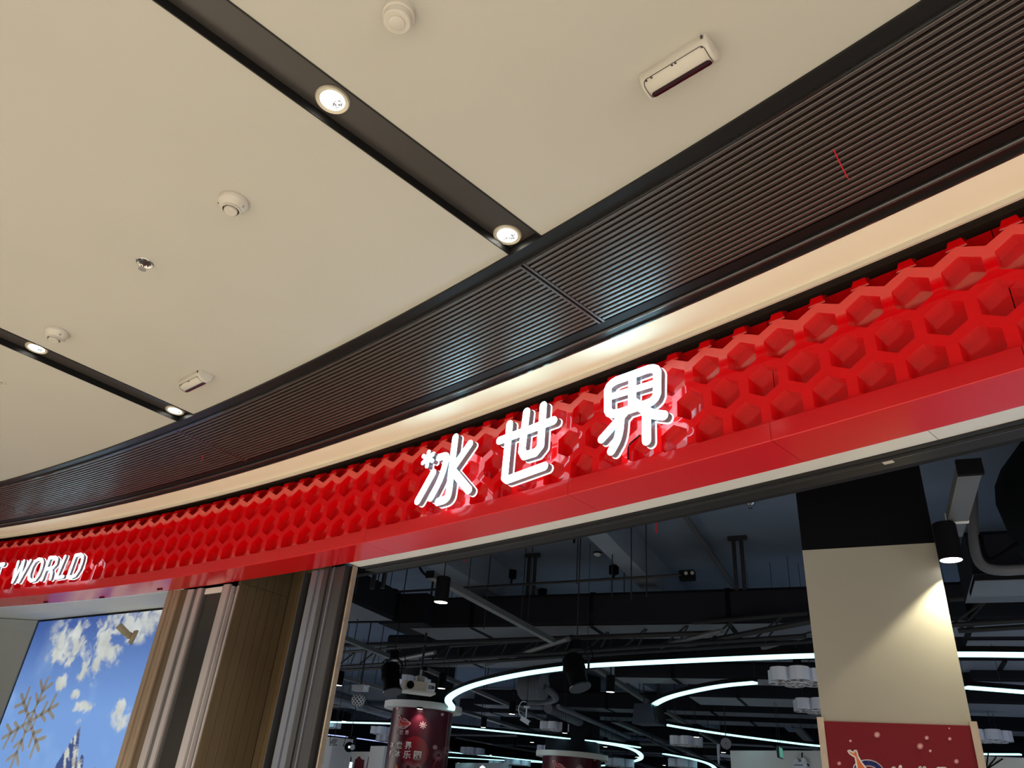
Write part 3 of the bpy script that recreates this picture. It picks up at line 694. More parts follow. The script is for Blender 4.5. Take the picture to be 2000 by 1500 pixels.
p = at(283, 513, ZC)
sprk = thing('fire_sprinkler', 'small chrome fire sprinkler head on the beige ceiling left of the smoke detector', 'sprinkler', tuple(p))
esc = obj('escutcheon', MB().lathe([(0.030, 0.0), (0.040, -0.004), (0.042, -0.002), (0.042, 0)], tuple(p), 32, caps=False), 'chrome', sprk, smooth=40)
obj('cup', MB().lathe([(0.030, -0.001), (0.020, 0.004), (0, 0.006)], tuple(p), 24), 'seam', sprk)
for k in range(2):
    s = 1 if k else -1
    obj('frame_arm', MB().tube([p + (s * 0.010, 0, 0), p + (s * 0.013, 0, -0.018), p + (s * 0.004, 0, -0.036)], 0.003, 6), 'chrome', sprk)
obj('bulb', MB().tube([p, p + (0, 0, -0.030)], 0.0028, 8), 'maroonwall', sprk, label='dark red glass bulb')
df = MB().lathe([(0.004, -0.036), (0.006, -0.039), (0.019, -0.040), (0.019, -0.042), (0.0, -0.042)], tuple(p), 20)
obj('deflector', df, 'chrome', sprk)
for k in range(8):
    a = k * PI / 4
    obj('spoke', MB().bar(p + (0.022 * math.cos(a), 0.022 * math.sin(a), -0.001), p + (0.036 * math.cos(a), 0.036 * math.sin(a), -0.004), 0.004, 0.003), 'chrome', esc)

p = at(780, 24, ZC)
mic = thing('ceiling_nozzle', 'plain cream stepped round cap on the beige ceiling near the top edge', 'ceiling cap', tuple(p))
obj('base', MB().lathe([(0.052, 0), (0.052, -0.022), (0.048, -0.025)], tuple(p), 32), 'offwhite', mic, smooth=40)
obj('stem', MB().lathe([(0.046, -0.024), (0.045, -0.05), (0.041, -0.054), (0.0, -0.054)], tuple(p), 32), 'offwhite', mic, smooth=40)
obj('cap', MB().lathe([(0.027, -0.05), (0.026, -0.058), (0.022, -0.060), (0, -0.060)], tuple(p), 24), 'offwhite', mic, smooth=40)
obj('seam_ring', MB().lathe([(0.0475, -0.0235), (0.0475, -0.0255), (0.044, -0.0255)], tuple(p), 24), 'creamlip', mic)
p = at(-5, 745, ZC)
hs = thing('ceiling_speaker', 'thin cream ring of a flush ceiling fitting cut by the left edge', 'ceiling fitting', tuple(p))
obj('ring', MB().lathe([(0.034, 0), (0.036, -0.006), (0.050, -0.004), (0.052, 0)], tuple(p), 32, caps=False), 'offwhite', hs, smooth=40)
obj('disc', MB().lathe([(0.026, 0), (0.026, -0.008), (0, -0.008)], tuple(p), 24), 'offwhite', hs)

# curtain beam sensors: rounded white boxes with dark red windows
def beam_sensor(pa, pb, label, k=1.0):
    """pa, pb: ends of the long axis on the ceiling"""
    pa = np.asarray(pa); pb = np.asarray(pb); c = (pa + pb) / 2; ex = pb - pa; L = np.linalg.norm(ex) / 2; ex /= np.linalg.norm(ex)
    ez = np.array([0, 0, -1.0]); ey = np.cross(ez, ex)
    if ey @ (c - np.array([CAM[0], CAM[1], ZC])) < 0: ey = -ey          # window side faces the shop front
    t = thing('beam_sensor', label, 'motion sensor', tuple(c), 'white beam sensors on the beige ceiling')
    # profile across (y away from viewer +), depth d below ceiling
    pr = [(-0.050, 0.0), (-0.052, 0.018), (-0.046, 0.040), (-0.030, 0.056), (-0.008, 0.062), (0.012, 0.062), (0.024, 0.058), (0.040, 0.040), (0.048, 0.018), (0.048, 0.0)]
    mb = MB(); n = len(pr); xs = [(-1.0, 0.86), (-0.985, 0.95), (-0.95, 1.0), (0.95, 1.0), (0.985, 0.95), (1.0, 0.86)]
    vs = [c + ex * L * x + ey * y * s * k + ez * d * (1 if s == 1 else s) * k for x, s in xs for y, d in pr]
    fs = [(i * n + j, i * n + j + 1, (i + 1) * n + j + 1, (i + 1) * n + j) for i in range(5) for j in range(n - 1)] + [tuple(range(n)), tuple(range(5 * n, 6 * n))]
    mb.add(vs, fs); hsg = obj('housing', mb, 'offwhite', t, smooth=50)
    # cover seam
    def surf(x, q): # q in 0..n-1 along profile
        j = min(int(q), n - 2); f = q - j; y = pr[j][0] * (1 - f) + pr[j + 1][0] * f; d = pr[j][1] * (1 - f) + pr[j + 1][1] * f
        return c + ex * L * x + ey * y * k + ez * (d + 0.0010) * k
    seam = [surf(-0.90, 5.5), surf(-0.90, 5), surf(-0.90, 4), surf(-0.90, 3), surf(-0.885, 2.5), surf(-0.85, 2.15), surf(-0.80, 2.02), surf(0.80, 2.02), surf(0.85, 2.15), surf(0.885, 2.5), surf(0.90, 3), surf(0.90, 4), surf(0.90, 5), surf(0.90, 5.5)]
    obj('cover_seam', MB().tube(seam, 0.0014, 5), 'seam', t)
    win = MB()
    def s2(x, q, off):
        j = min(int(q), n - 2); f = q - j; y = pr[j][0] * (1 - f) + pr[j + 1][0] * f; d = pr[j][1] * (1 - f) + pr[j + 1][1] * f
        return c + ex * L * x + ey * y * k + ez * (d + off) * k
    vs = []
    for x, sh in ((-0.87, 0.5), (-0.84, 0.2), (-0.79, 0), (0.79, 0), (0.84, 0.2), (0.87, 0.5)):
        for q in (4.30, 4.65, 5.0, 5.5, 6.0):
            qq = 5.1 + (q - 5.1) * (1 - sh); vs.append(s2(x, qq, 0.0012))
    fs = [(i * 5 + j, i * 5 + j + 1, (i + 1) * 5 + j + 1, (i + 1) * 5 + j) for i in range(5) for j in range(4)]
    win.add(vs, fs); obj('sensor_window', win, 'darkred', t)
    for x in (-0.80, -0.64, -0.02, 0.08, 0.84):
        q = surf(x, 2.25); obj('notch', MB().box(q, (0.006, 0.006, 0.003), 0.4), 'seam', hsg)
    q = surf(0.90, 0.75); obj('cable_slot', MB().box(q, (0.014, 0.006, 0.012), 0.6), 'seam', hsg)
    return t
a = at(1263, 172, ZC - 0.02); b = at(1394, 93, ZC - 0.02); a[2] = b[2] = ZC
beam_sensor(a, b, 'white beam sensor with dark red window, large, at the upper right of the ceiling')
c2 = at(382, 744, ZC - 0.02); c2[2] = ZC
ex2 = (b - a); L2 = np.linalg.norm(ex2)
th2 = math.atan2(*(np.array(c2[:2]) - CC)[::-1]); tg = np.array([math.sin(th2), -math.cos(th2), 0])
beam_sensor(c2 - tg * L2 / 2, c2 + tg * L2 / 2, 'small white beam sensor with dark red window beside the left light channel')

# ------------------------------------------------------------------ square column inside the doorway
HD = 4.85
dr = ray(1826, 1060); CR = CAM + dr * HD / np.hypot(dr[0], dr[1])      # upper right corner of the pale paint
zt = CR[2]; CL = at(1567, 1075, zt)
cu_ = CR - CL; cu_[2] = 0; CWID = np.linalg.norm(cu_); cu_ /= CWID
cn_ = np.array([cu_[1], -cu_[0], 0]);  cn_ = cn_ if cn_ @ (CAM - CR) > 0 else -cn_
dr2 = ray(1900, 1418); zr = (CAM + dr2 * HD / np.hypot(dr2[0], dr2[1]))[2]
colth = thing('square_column', 'big square cream column with black top just inside the doorway', 'column', (CL[0], CL[1], 0))
def colbox(z0, z1, m_, name, g0=0.0, dep=0.72):
    return obj(name, MB().frame_box((CL + CR) / 2 * (1, 1, 0) - cn_ * dep / 2 + np.array([0, 0, (z0 + z1) / 2]), cu_ * (CWID / 2 + g0), cn_ * (dep / 2 + g0), np.array([0, 0, (z1 - z0) / 2])), m_, colth)
colbox(0, zt, 'column', 'painted_shaft'); colbox(zt, ZS, 'mdark', 'black_top')
bn = thing('column_banner', 'dark red printed wrap with soft snow dots around the square column', 'banner', (CL[0], CL[1], 0))
zb = zr
def on_face(px, py, off=0.0): return hit_plane(px, py, CR + cn_ * (0.010 + off), cn_)
obj('wrap', MB().frame_box((CL + CR) / 2 * (1, 1, 0) + cn_ * 0.005 + np.array([0, 0, zb / 2]), cu_ * (CWID / 2 - 0.004), cn_ * 0.005, np.array([0, 0, zb / 2])), 'banner', bn)
for s, c_ in ((-1, CL), (1, CR)):
    q = np.array([c_[0], c_[1], zb / 2 + 0.01])
    obj('corner_guard', MB().frame_box(q + cu_ * s * 0.006 + cn_ * 0.008, cu_ * 0.017, cn_ * 0.012, np.array([0, 0, zb / 2 + 0.01])).frame_box(q + cu_ * s * 0.018 - cn_ * 0.03, cu_ * 0.006, cn_ * 0.04, np.array([0, 0, zb / 2 + 0.01])), 'guard', bn)
def flat_on(poly_px, m_, off, name, parent):
    pts = [on_face(x, y, off) for x, y in poly_px]; mb = MB(); k = len(pts)
    mb.add(pts + [q - cn_ * 0.0008 for q in pts], [tuple(range(k))] + [(i, (i + 1) % k, k + (i + 1) % k, k + i) for i in range(k)])
    return obj(name, mb, m_, parent)
def blob_px(x, y, r, n=16): return [(x + r * math.cos(2 * PI * i / n), y + r * math.sin(2 * PI * i / n)) for i in range(n)]
for x, y, r in ((1713, 1435, 6), (1661, 1447, 2.4), (1810, 1441, 4.2), (1855, 1443, 3.6), (1797, 1457.5, 6.3), (1817, 1466.5, 2.6), (1868, 1487, 4.8), (1854, 1422.5, 1.6), (1639, 1491, 4)):
    flat_on(blob_px(x, y, r), 'dot1' if r > 3 else 'print_pink', 0.0012, 'snow_dot', bn)
    if r > 3: flat_on(blob_px(x, y, r * 0.6), 'print_pink', 0.0022, 'snow_dot', bn)
def zm(x, y): return (1640 + x * 0.13, 1440 + y * 0.13)
def outl(pts, m_, w, off, name, parent):
    P_ = [on_face(*zm(*q), off) for q in pts]; mb = MB()
    u_ = [((q - CL) @ cu_, q[2]) for q in P_]; o_ = CL * (1, 1, 0) + cn_ * (0.010 + off)
    for s_, e_ in zip(u_[:-1], u_[1:]): mb.prism(capsule(s_, e_, w, 5), o_, cu_, (0, 0, 1), cn_, 0, 0.0006)
    return obj(name, mb, m_, parent)
tail = [(125, 205), (150, 195), (205, 232), (225, 200), (250, 200), (265, 240), (275, 290), (330, 380), (400, 470), (470, 560), (440, 640), (300, 640), (262, 460), (235, 300), (150, 245)]
lg = thing('shop_logo', 'orange tail and navy arc of the printed emblem, cut by the bottom edge', 'logo', tuple(on_face(1690, 1495)))
flat_on([zm(*q) for q in tail], 'print_orange', 0.003, 'tail', lg)
outl(tail + tail[:1], 'print_white', 0.0040, 0.0034, 'tail_outline', lg)
arc_pts = [(330 + 210 * math.cos(q) + 90, 560 - 175 * math.sin(q)) for q in np.linspace(2.5, -0.2, 12)]
outl(arc_pts, 'print_white', 0.0165, 0.0012, 'arc_outline', lg); outl(arc_pts, 'print_blue', 0.0120, 0.0020, 'arc', lg)
for i, (x0, y0, x1, y1) in enumerate(((800, 470, 820, 460), (915, 440, 905, 470), (1205, 462, 1215, 455), (1270, 462, 1278, 456), (1480, 470, 1590, 470))):
    outl([(x0, y0), (x1, y1), (x1 + 4, y1 + 90)], 'print_white', 0.0075, 0.0012, 'character_top', lg)

# ------------------------------------------------------------------ cylinder downlights in the shop
def cyl_light(label, p, group='black cylinder downlights in the shop', power=0.0, col=(1, 0.93, 0.78), top=None):
    p = np.asarray(p)
    t = thing('cylinder_downlight', label, 'downlight', tuple(p), group)
    obj('can', MB().lathe([(0.056, 0.004), (0.061, 0.0), (0.061, 0.21), (0.056, 0.215), (0, 0.215)], tuple(p), 24), 'mdark', t, smooth=40)
    obj('lens', MB().lathe([(0.056, 0.003), (0.04, 0.0025), (0, 0.002)], tuple(p), 24), 'lens', t)
    obj('stem', MB().tube([p + (0, 0, 0.21), (p[0], p[1], top or ZS)], 0.006, 6), 'pipe', t)
    if power: lamp('downlight_beam', 'SPOT', tuple(p + (0, 0, -0.012)), power, col, spot_size=math.radians(104), spot_blend=0.22, shadow_soft_size=0.045)
    return t
big = CAM + ray(1858, 1095) * 4.77 / np.hypot(*ray(1858, 1095)[:2])
cyl_light('largest black cylinder downlight, lighting the cream face of the square column', big, power=72, col=(1, 0.90, 0.60), top=big[2] + 0.225)
LZ = 3.05
lights = [((861, 1177), 'large black cylinder downlight hanging alone under the diagonal track, left of centre', 60),
 ((659, 1272), 'black cylinder downlight half hidden by the shutter guide, upper one', 60),
 ((661, 1339), 'black cylinder downlight beside the shutter guide, above the ball lamp', 60),
 ((862, 1345), 'black cylinder downlight just right of the white projector', 60),
 ((820, 1385), 'black cylinder downlight in front of the round column cap with the characters', 14),
 ((1192, 1352), 'black cylinder downlight under the big light ring, right of the moving head', 60),
 ((1000, 1395), 'black cylinder downlight left of the small white camera', 60),
 ((944, 1421), 'black cylinder downlight touching the blue light line right of the round column', 50),
 ((1103, 1432), 'small downlight just below the snowflake lamp near the small white camera', 50),
 ((1039, 1450), 'small downlight hanging below the long blue light line, centre', 0),
 ((1116, 1471), 'small downlight in front of the second round column cap', 0),
 ((1182, 1459), 'small downlight hanging from the blue light line above the second round column', 0),
 ((1180, 1488), 'tiny downlight at the right end of the second round column cap', 0),
 ((1244, 1479), 'tiny downlight inside the far curl of the blue light ring', 0),
 ((1360, 1440), 'small downlight between snowflake lamp and lower blue light line', 50),
 ((1413, 1470), 'small downlight beside the white far wall, under the round stage lamp', 40),
 ((1297, 1495), 'tiny downlight at the bottom edge under the small snowflake lamp', 0),
 ((672, 1409), 'small downlight above the left end of the blue light line', 40),
 ((663, 1444), 'small downlight in front of the left white pillar', 0),
 ((722, 1470), 'tiny downlight left of the second white pillar', 0),
 ((753, 1462), 'tiny downlight between second white pillar and the round column', 0),
 ((958, 1475), 'tiny downlight at the left of the two thin blue light lines', 0),
 ((896, 1490), 'tiny downlight right of the round column at the bottom edge', 0),
 ((628, 1414), 'tiny downlight by the shutter guide at the left end of the blue line', 0)]
for (px, py), lab, pw in lights: cyl_light(lab, at(px, py, LZ), power=pw)
for a_, b_ in ((4, 6), (9, 5), (14, 7), (6, -8), (14, -9), (22, 3), (30, -4), (24, -12)):
    lamp('shop_fill_light', 'SPOT', tuple(room(a_, b_, 3.0)), 430, (0.74, 0.84, 1.0), spot_size=math.radians(110), spot_blend=0.5, shadow_soft_size=0.06)  # added fill lamps without fixtures, brighten the shop from its floor

# lighting tracks (box section) carrying them
def track(a, b, label, w=0.07, h=0.055, z=3.30, group='grey lighting tracks under the shop ceiling'):
    A_, B_ = at(*a, z), at(*b, z); d = (B_ - A_) / np.linalg.norm(B_ - A_)
    t = thing('lighting_track', label, 'lighting track', tuple(A_), group)
    obj('rail', MB().bar(A_, B_, w, h), 'tray', t)
    obj('end_cap', MB().bar(A_ - d * 0.012, A_ + d * 0.004, w + 0.006, h + 0.006), 'mdark', t)
    n = max(2, int(np.linalg.norm(B_ - A_) / 1.6))
    for i in range(n):
        q = A_ + (B_ - A_) * (i + 0.5) / n
        obj('hanger_rod', MB().tube([q + (0, 0, h / 2), (q[0], q[1], ZS)], 0.006, 6), 'pipe', t)
    return t
track((840, 1122), (1078, 1251), 'grey lighting track running diagonally from the large lone downlight')
track((664, 1243), (765, 1284), 'grey lighting track at upper left beside the shutter guide')
track((668, 1322), (885, 1384), 'grey lighting track passing behind the ball lamp to the round column')
track((830, 1306), (1180, 1457), 'long grey lighting track from the projector down to the centre')
track((1160, 1302), (1272, 1376), 'grey lighting track right of the moving head, under the light ring')
track((1298, 1388), (1420, 1462), 'grey lighting track below the black loudspeaker')
track((648, 1358), (800, 1402), 'thin grey lighting track under the ball lamp', w=0.05, h=0.04)
track((900, 1388), (1040, 1430), 'thin grey lighting track behind the round column', w=0.05, h=0.04)
track((888, 1440), (1080, 1475), 'thin far grey track between blue light lines', w=0.05, h=0.04)
track((1260, 1440), (1330, 1475), 'thin far grey track right of the ring curl', w=0.05, h=0.04)
# wide flat tray at the right
A_ = at(1893, 915, big[2] + 0.245); B_ = at(1861, 1042, big[2] + 0.245)
t = thing('wide_cable_tray', 'wide grey box tray above the largest cylinder downlight', 'cable tray', tuple(A_))
dd = (B_ - A_) / np.linalg.norm(B_ - A_)
obj('tray_body', MB().bar(A_, A_ + dd * 0.72 * np.linalg.norm(B_ - A_), 0.105, 0.05), 'tray', t)
obj('tray_end', MB().bar(A_ + dd * 0.74 * np.linalg.norm(B_ - A_), B_, 0.095, 0.045), 'tray', t)
obj('joint_clip', MB().bar(A_ + dd * 0.715 * np.linalg.norm(B_ - A_), A_ + dd * 0.745 * np.linalg.norm(B_ - A_), 0.112, 0.058), 'silver', t)
obj('front_cap', MB().bar(A_ - dd * 0.03, A_, 0.112, 0.08), 'mdark', t)

# ------------------------------------------------------------------ ducts
DZ0, DZ1 = 3.6, 4.0
da = at(800, 1226, DZ0); db = at(1640, 1211, DZ0); de = np.array([math.cos(GA - PI / 2), math.sin(GA - PI / 2), 0])
db = da + de * 9.5
def duct_box(name, a, b, w, z0, z1, m_, parent, side):
    n_ = np.array([-(b - a)[1], (b - a)[0], 0]); n_ /= np.linalg.norm(n_); n_ = n_ * side
    mb = MB(); r = 0.04
    pr = [(0, z0 + r), (r * .3, z0 + r * .3), (r, z0), (w - r, z0), (w, z0 + r), (w, z1 - r), (w - r, z1), (r, z1), (0, z1 - r)]
    k = len(pr); vs = [np.array([q[0], q[1], 0]) + n_ * y + np.array([0, 0, z]) for q in (a, b) for y, z in pr]
    mb.add(vs, [tuple(range(k)), tuple(range(k, 2 * k))] + [(i, (i + 1) % k, k + (i + 1) % k, k + i) for i in range(k)])
    if m_ == 'duct':                           # sides darkened, underside lightened in colour to imitate floor bounce
        d_ = (b - a) / np.linalg.norm(b - a); u_ = np.array([0, 0, 1.0])
        mid_ = (np.array([a[0], a[1], 0]) + np.array([b[0], b[1], 0])) / 2
        obj('underside_bounce', MB().frame_box(mid_ + n_ * w / 2 + u_ * (z0 - 0.003), d_ * np.linalg.norm(b - a) / 2, n_ * (w / 2 - 0.02), u_ * 0.003), 'duct', parent)
        return obj(name, mb, 'ductside', parent)
    return obj(name, mb, m_, parent)
dt = thing('main_duct', 'long black air duct crossing behind the doorway', 'air duct', tuple(da))
sd_ = 1 if np.array([-(db - da)[1], (db - da)[0], 0]) @ (da - CAM) > 0 else -1
duct_box('duct_run', da, db, 0.78, DZ0, DZ1, 'duct', dt, sd_)
for q in (0.9, 2.55, 4.2, 5.2, 6.6, 8.2):
    duct_box('flange', da + de * q, da + de * (q + 0.06), 0.80, DZ0 - 0.012, DZ1 + 0.012, 'mdark', dt, sd_)
# elbow and left run
el_ = da + de * 0.02
run2a = at(775, 1214, DZ0); run2b = at(660, 1163, DZ0)
dt2 = thing('branch_duct', 'dark duct branch slanting to the left from the main duct, pale underside', 'air duct', tuple(run2a))
s2_ = np.array([-(run2b - run2a)[1], (run2b - run2a)[0], 0]); s2_ = -1 if s2_ @ (run2a - CAM) > 0 else 1
duct_box('duct_run', run2a - de * 0.0, run2b, 0.85, DZ0, DZ1, 'duct', dt2, -s2_ if True else s2_)
duct_box('flange', run2a, run2a + (run2b - run2a) * 0.06, 0.88, DZ0 - 0.014, DZ1 + 0.014, 'mdark', dt2, -s2_)
obj('elbow', MB().bar((run2a + da) / 2 + (0, 0, 0.2) - de * 0.35 + E1 * 0.3, (run2a + da) / 2 + (0, 0, 0.2) + de * 0.35 + E1 * 0.3, 0.74, 0.39), 'ductside', dt2)
# second, lower cross duct (pale underside behind)
d3 = at(690, 1262, 3.75)
dt3 = thing('cross_duct', 'second dark air duct running behind the truss', 'air duct', tuple(d3))
duct_box('duct_run', d3 + E1 * 1.0, d3 + E1 * 1.0 + de * 12, 0.9, 3.75, 4.15, 'duct', dt3, sd_)
for q in (1.5, 3.5, 5.5, 7.5, 9.5): duct_box('flange', d3 + E1 * 1.0 + de * q, d3 + E1 * 1.0 + de * (q + 0.06), 0.93, 3.735, 4.165, 'mdark', dt3, sd_)
# ducts at the right behind the column
q0 = at(1905, 1135, 3.35)
dt4 = thing('insulated_duct', 'fat black insulated duct with rounded corners right of the square column', 'air duct', tuple(q0))
duct_box('duct_run', q0, q0 + E2 * 4, 0.5, 3.36, 3.40, 'duct', dt4, 1)
cB = CAM + ray(1950, 1090) * 5.9 / np.hypot(*ray(1950, 1090)[:2]); nB = np.array([CAM[0] - cB[0], CAM[1] - cB[1], 0]); nB /= np.linalg.norm(nB)
bulge = [hit_plane(x, y, cB, nB) for x, y in ((1898, 935), (1900, 1010), (1903, 1075), (1915, 1105), (1945, 1115), (2000, 1112), (2080, 1106))]
obj('rounded_frame', MB().tube(smooth_path(bulge), 0.035, 10), 'duct', dt4, smooth=60)
bulge2 = [hit_plane(x, y, cB + nB * 0.02, nB) for x, y in ((1915, 1045), (1921, 1080), (1935, 1096), (1960, 1080), (1990, 1058), (2060, 1040))]
obj('flap_edge', MB().tube(smooth_path(bulge2), 0.012, 8), 'mdark', dt4, smooth=60)
obj('insulation', MB().tube([at(1985, 900, 3.6) + E2 * 0.5, at(1985, 985, 3.6) + E2 * 0.3, at(1988, 1050, 3.55) + E2 * 0.3], [0.42, 0.42, 0.34], 20), 'mdark', dt4, smooth=60)
q1 = at(1885, 1178, 3.5)
dt5 = thing('flat_duct', 'flat grey duct underside right of the square column, below the insulated duct', 'air duct', tuple(q1))
duct_box('duct_run', q1, q1 + de * 5, 0.95, 3.5, 3.85, 'duct', dt5, -sd_)
for i, (px, py, z, w) in enumerate(((1890, 1250, 3.6, 0.5), (1900, 1330, 3.6, 0.8), (1898, 1385, 3.6, 0.8))):
    q2 = at(px, py, z)
    t = thing('far_duct', ['grey duct between the two bright light lines at right', 'grey duct below the lower light line at right', 'lowest grey duct above the snowflake lamp at right'][i], 'air duct', tuple(q2))
    duct_box('duct_run', q2, q2 + de * 7, w, z, z + 0.35, 'duct', t, sd_)
    duct_box('flange', q2 + de * 0.9, q2 + de * 0.97, w + 0.03, z - 0.012, z + 0.362, 'mdark', t, sd_)
for i, (px, py, z, w, L) in enumerate(((1345, 1360, 3.5, 1.0, 9), (1200, 1322, 3.30, 0.5, 3.0))):
    q2 = at(px, py, z)
    t = thing('far_duct', ['big black far duct behind the short curved light strip', 'far duct with flanges under the light ring right of the moving head', 'far dark duct behind the truss above the light ring'][i], 'air duct', tuple(q2))
    duct_box('duct_run', q2, q2 + de * L, w, z, z + (0.8 if i == 0 else 0.22), 'duct', t, sd_)
    for f_ in np.arange(0.8, L, 1.6): duct_box('flange', q2 + de * f_, q2 + de * (f_ + 0.06), w + 0.03, z - 0.012, z + 0.36, 'mdark', t, sd_)
far = [(13.5, -7, 3.75, 0.7, 9, 'dark far duct behind the ball lamp'), (16.5, -9, 3.9, 0.9, 20, 'long dark far duct behind the nearer round column'), (19.0, -4, 3.6, 0.6, 12, 'dark far duct above the long blue light line'),
       (21.5, -10, 4.0, 0.9, 22, 'long dark far duct in front of the farther round column'), (25.0, -12, 3.7, 0.8, 20, 'far duct above the thin light lines'), (29.0, -12, 3.9, 0.9, 24, 'farther duct above the thin light lines'), (34.0, -14, 3.7, 0.9, 26, 'farthest long duct under the slab')]
for d_, b_, z, w, L, lab in far:
    q2 = room(d_, b_, z); t = thing('far_duct', lab, 'air duct', tuple(q2))
    duct_box('duct_run', q2, q2 + de * L, w, z, z + 0.35, 'duct', t, sd_)
    for f_ in np.arange(1.0, L, 2.4): duct_box('flange', q2 + de * f_, q2 + de * (f_ + 0.07), w + 0.03, z - 0.014, z + 0.364, 'mdark', t, sd_)
for b_, d0_, d1_, z, lab in ((-6.5, 12, 34, 3.38, 'far cable tray running inwards left of the round column'), (-3.2, 13, 38, 3.40, 'far cable tray running inwards behind the round column'), (0.6, 13, 38, 3.42, 'far cable tray running inwards right of the round column'),
                             (3.0, 10, 34, 3.40, 'far cable tray running inwards through the light ring'), (5.4, 8, 30, 3.36, 'far cable tray running inwards behind the loudspeaker'), (7.2, 7, 24, 3.40, 'far cable tray running inwards behind the square column')):
    a_, c_ = room(d0_, b_, z), room(d1_, b_, z); t = thing('cable_tray', lab, 'cable tray', tuple(a_))
    obj('tray_base', MB().bar(a_, c_, 0.16, 0.012), 'tray', t)
    for s_ in (-1, 1): obj('side_rail', MB().bar(a_ + E2 * 0.08 * s_ + (0, 0, 0.03), c_ + E2 * 0.08 * s_ + (0, 0, 0.03), 0.012, 0.06), 'tray', t)
    for q_ in np.arange(1.0, d1_ - d0_, 3.0): obj('hanger_rod', MB().tube([a_ + E1 * q_ + (0, 0, 0.006), a_ * (1, 1, 0) + E1 * q_ + (0, 0, ZS)], 0.007, 5), 'pipe', t)
# flexible duct pieces near the ring
t = thing('flexible_duct', 'ribbed silver-black flexible duct with a bent spout under the light ring', 'air duct', tuple(at(1040, 1340, 3.5)))
pth = [at(1020, 1342, 3.5), at(1062, 1342, 3.5)]
path = [pth[0] + (pth[1] - pth[0]) * q for q in np.linspace(0, 1, 24)]
obj('ribbed_hose', MB().tube(path, [0.20 + 0.02 * (i % 2) for i in range(24)], 14), 'duct', t, smooth=30)
obj('spout', MB().tube(smooth_path([at(1062, 1342, 3.5), at(1078, 1352, 3.45), at(1090, 1366, 3.4), at(1060, 1372, 3.4), at(1030, 1371, 3.4)]), 0.06, 8), 'tray', t, smooth=50)
for i, (a, b, r) in enumerate((((600, 1345), (760, 1392), .14), ((1070, 1383), (1215, 1447), .10), ((700, 1378), (760, 1380), .12), ((1090, 1380), (1230, 1440), .05))):
    A_, B_ = at(*a, 3.5), at(*b, 3.5); n = 30
    path = [A_ + (B_ - A_) * q for q in np.linspace(0, 1, n)]
    tag(obj('spiral_duct', MB().tube(path, [r * (1 + 0.06 * (k % 2)) for k in range(n)], 12), 'duct', smooth=30), ['dark ribbed spiral duct behind the ball lamp', 'dark ribbed spiral duct behind the small white camera', 'short ribbed duct beside the round column', 'thin ribbed hose right of the small white camera'][i], 'air duct')

# ------------------------------------------------------------------ trusses, pipes, rods
def truss(a, b, z, label, gap=0.26):
    A_, B_ = at(*a, z), at(*b, z); d = B_ - A_; L = np.linalg.norm(d); d /= L; s_ = np.cross(d, (0, 0, 1))
    t = thing('lighting_truss', label, 'truss', tuple(A_))
    for o_ in (s_ * 0, s_ * gap): obj('chord', MB().tube([A_ + o_, B_ + o_], 0.024, 8), 'pipe', t)
    obj('chord', MB().tube([A_ + s_ * gap / 2 + (0, 0, gap), B_ + s_ * gap / 2 + (0, 0, gap)], 0.024, 8), 'pipe', t)
    n = int(L / 0.55)
    for i in range(n):
        p0 = A_ + d * L * i / n; p1 = A_ + d * L * (i + 0.5) / n
        obj('web', MB().tube([p0, p1 + s_ * gap / 2 + (0, 0, gap)], 0.012, 5), 'pipe', t); obj('web', MB().tube([p1 + s_ * gap / 2 + (0, 0, gap), p0 + s_ * gap], 0.012, 5), 'pipe', t)
    return t
truss((640, 1311), (1592, 1252), 3.36, 'long black lighting truss crossing the doorway above the light ring')
truss((1872, 1232), (2040, 1222), 3.36, 'piece of black truss right of the square column')
def pipe(a, b, z, r, label, m_='pipe', z2=None):
    A_, B_ = at(*a, z), at(*b, z2 or z); return tag(obj('ceiling_pipe', MB().tube([A_, B_], r, 8), m_), label, 'pipe', 'pipes under the shop ceiling')
pipe((640, 1164), (1330, 1123), 3.95, 0.016, 'thin black sprinkler pipe crossing under the slab, ending at a small box')
pipe((1340, 1010), (1442, 1156), 4.5, 0.035, 'grey pipe running diagonally on the slab above the main duct', 'tray')
pipe((640, 1262), (1400, 1236), 3.45, 0.03, 'black pipe just below the pale duct undersides')
pipe((880, 1262), (1170, 1243), 3.5, 0.02, 'thin black pipe under the main duct, centre')
pipe((1330, 1262), (1600, 1210), 3.4, 0.03, 'black pipe rising to the right below the main duct')
pipe((950, 1298), (1110, 1248), 3.4, 0.03, 'slanting black bar above the truss, centre', 'tray')
pipe((770, 1290), (850, 1274), 3.4, 0.03, 'slanting black bar above the truss, left', 'tray')
pipe((1490, 1265), (1592, 1236), 3.4, 0.03, 'slanting grey bar above the truss, next to the square column', 'tray')
pipe((1290, 1262), (1410, 1232), 3.42, 0.03, 'slanting grey bar above the truss, right of centre', 'tray')
pipe((1330, 1316), (1600, 1310), 3.5, 0.05, 'black pipe under the straight part of the light ring')
pipe((645, 1378), (760, 1382), 3.5, 0.05, 'pale grey pipe left of the round column cap', 'tray')
pipe((880, 1435), (1010, 1437), 3.4, 0.03, 'thin grey pipe below the long blue light line', 'tray')
pipe((1250, 1452), (1420, 1458), 3.4, 0.05, 'dark pipe beneath the far snowflake lamps', 'tray')
bx = at(1337, 1124, 3.95)
t = thing('junction_box', 'small black junction box at the right end of the sprinkler pipe', 'box', tuple(bx))
obj('box_body', MB().box(bx + (0.03, 0, 0), (0.16, 0.10, 0.10), -0.5), 'mdark', t)
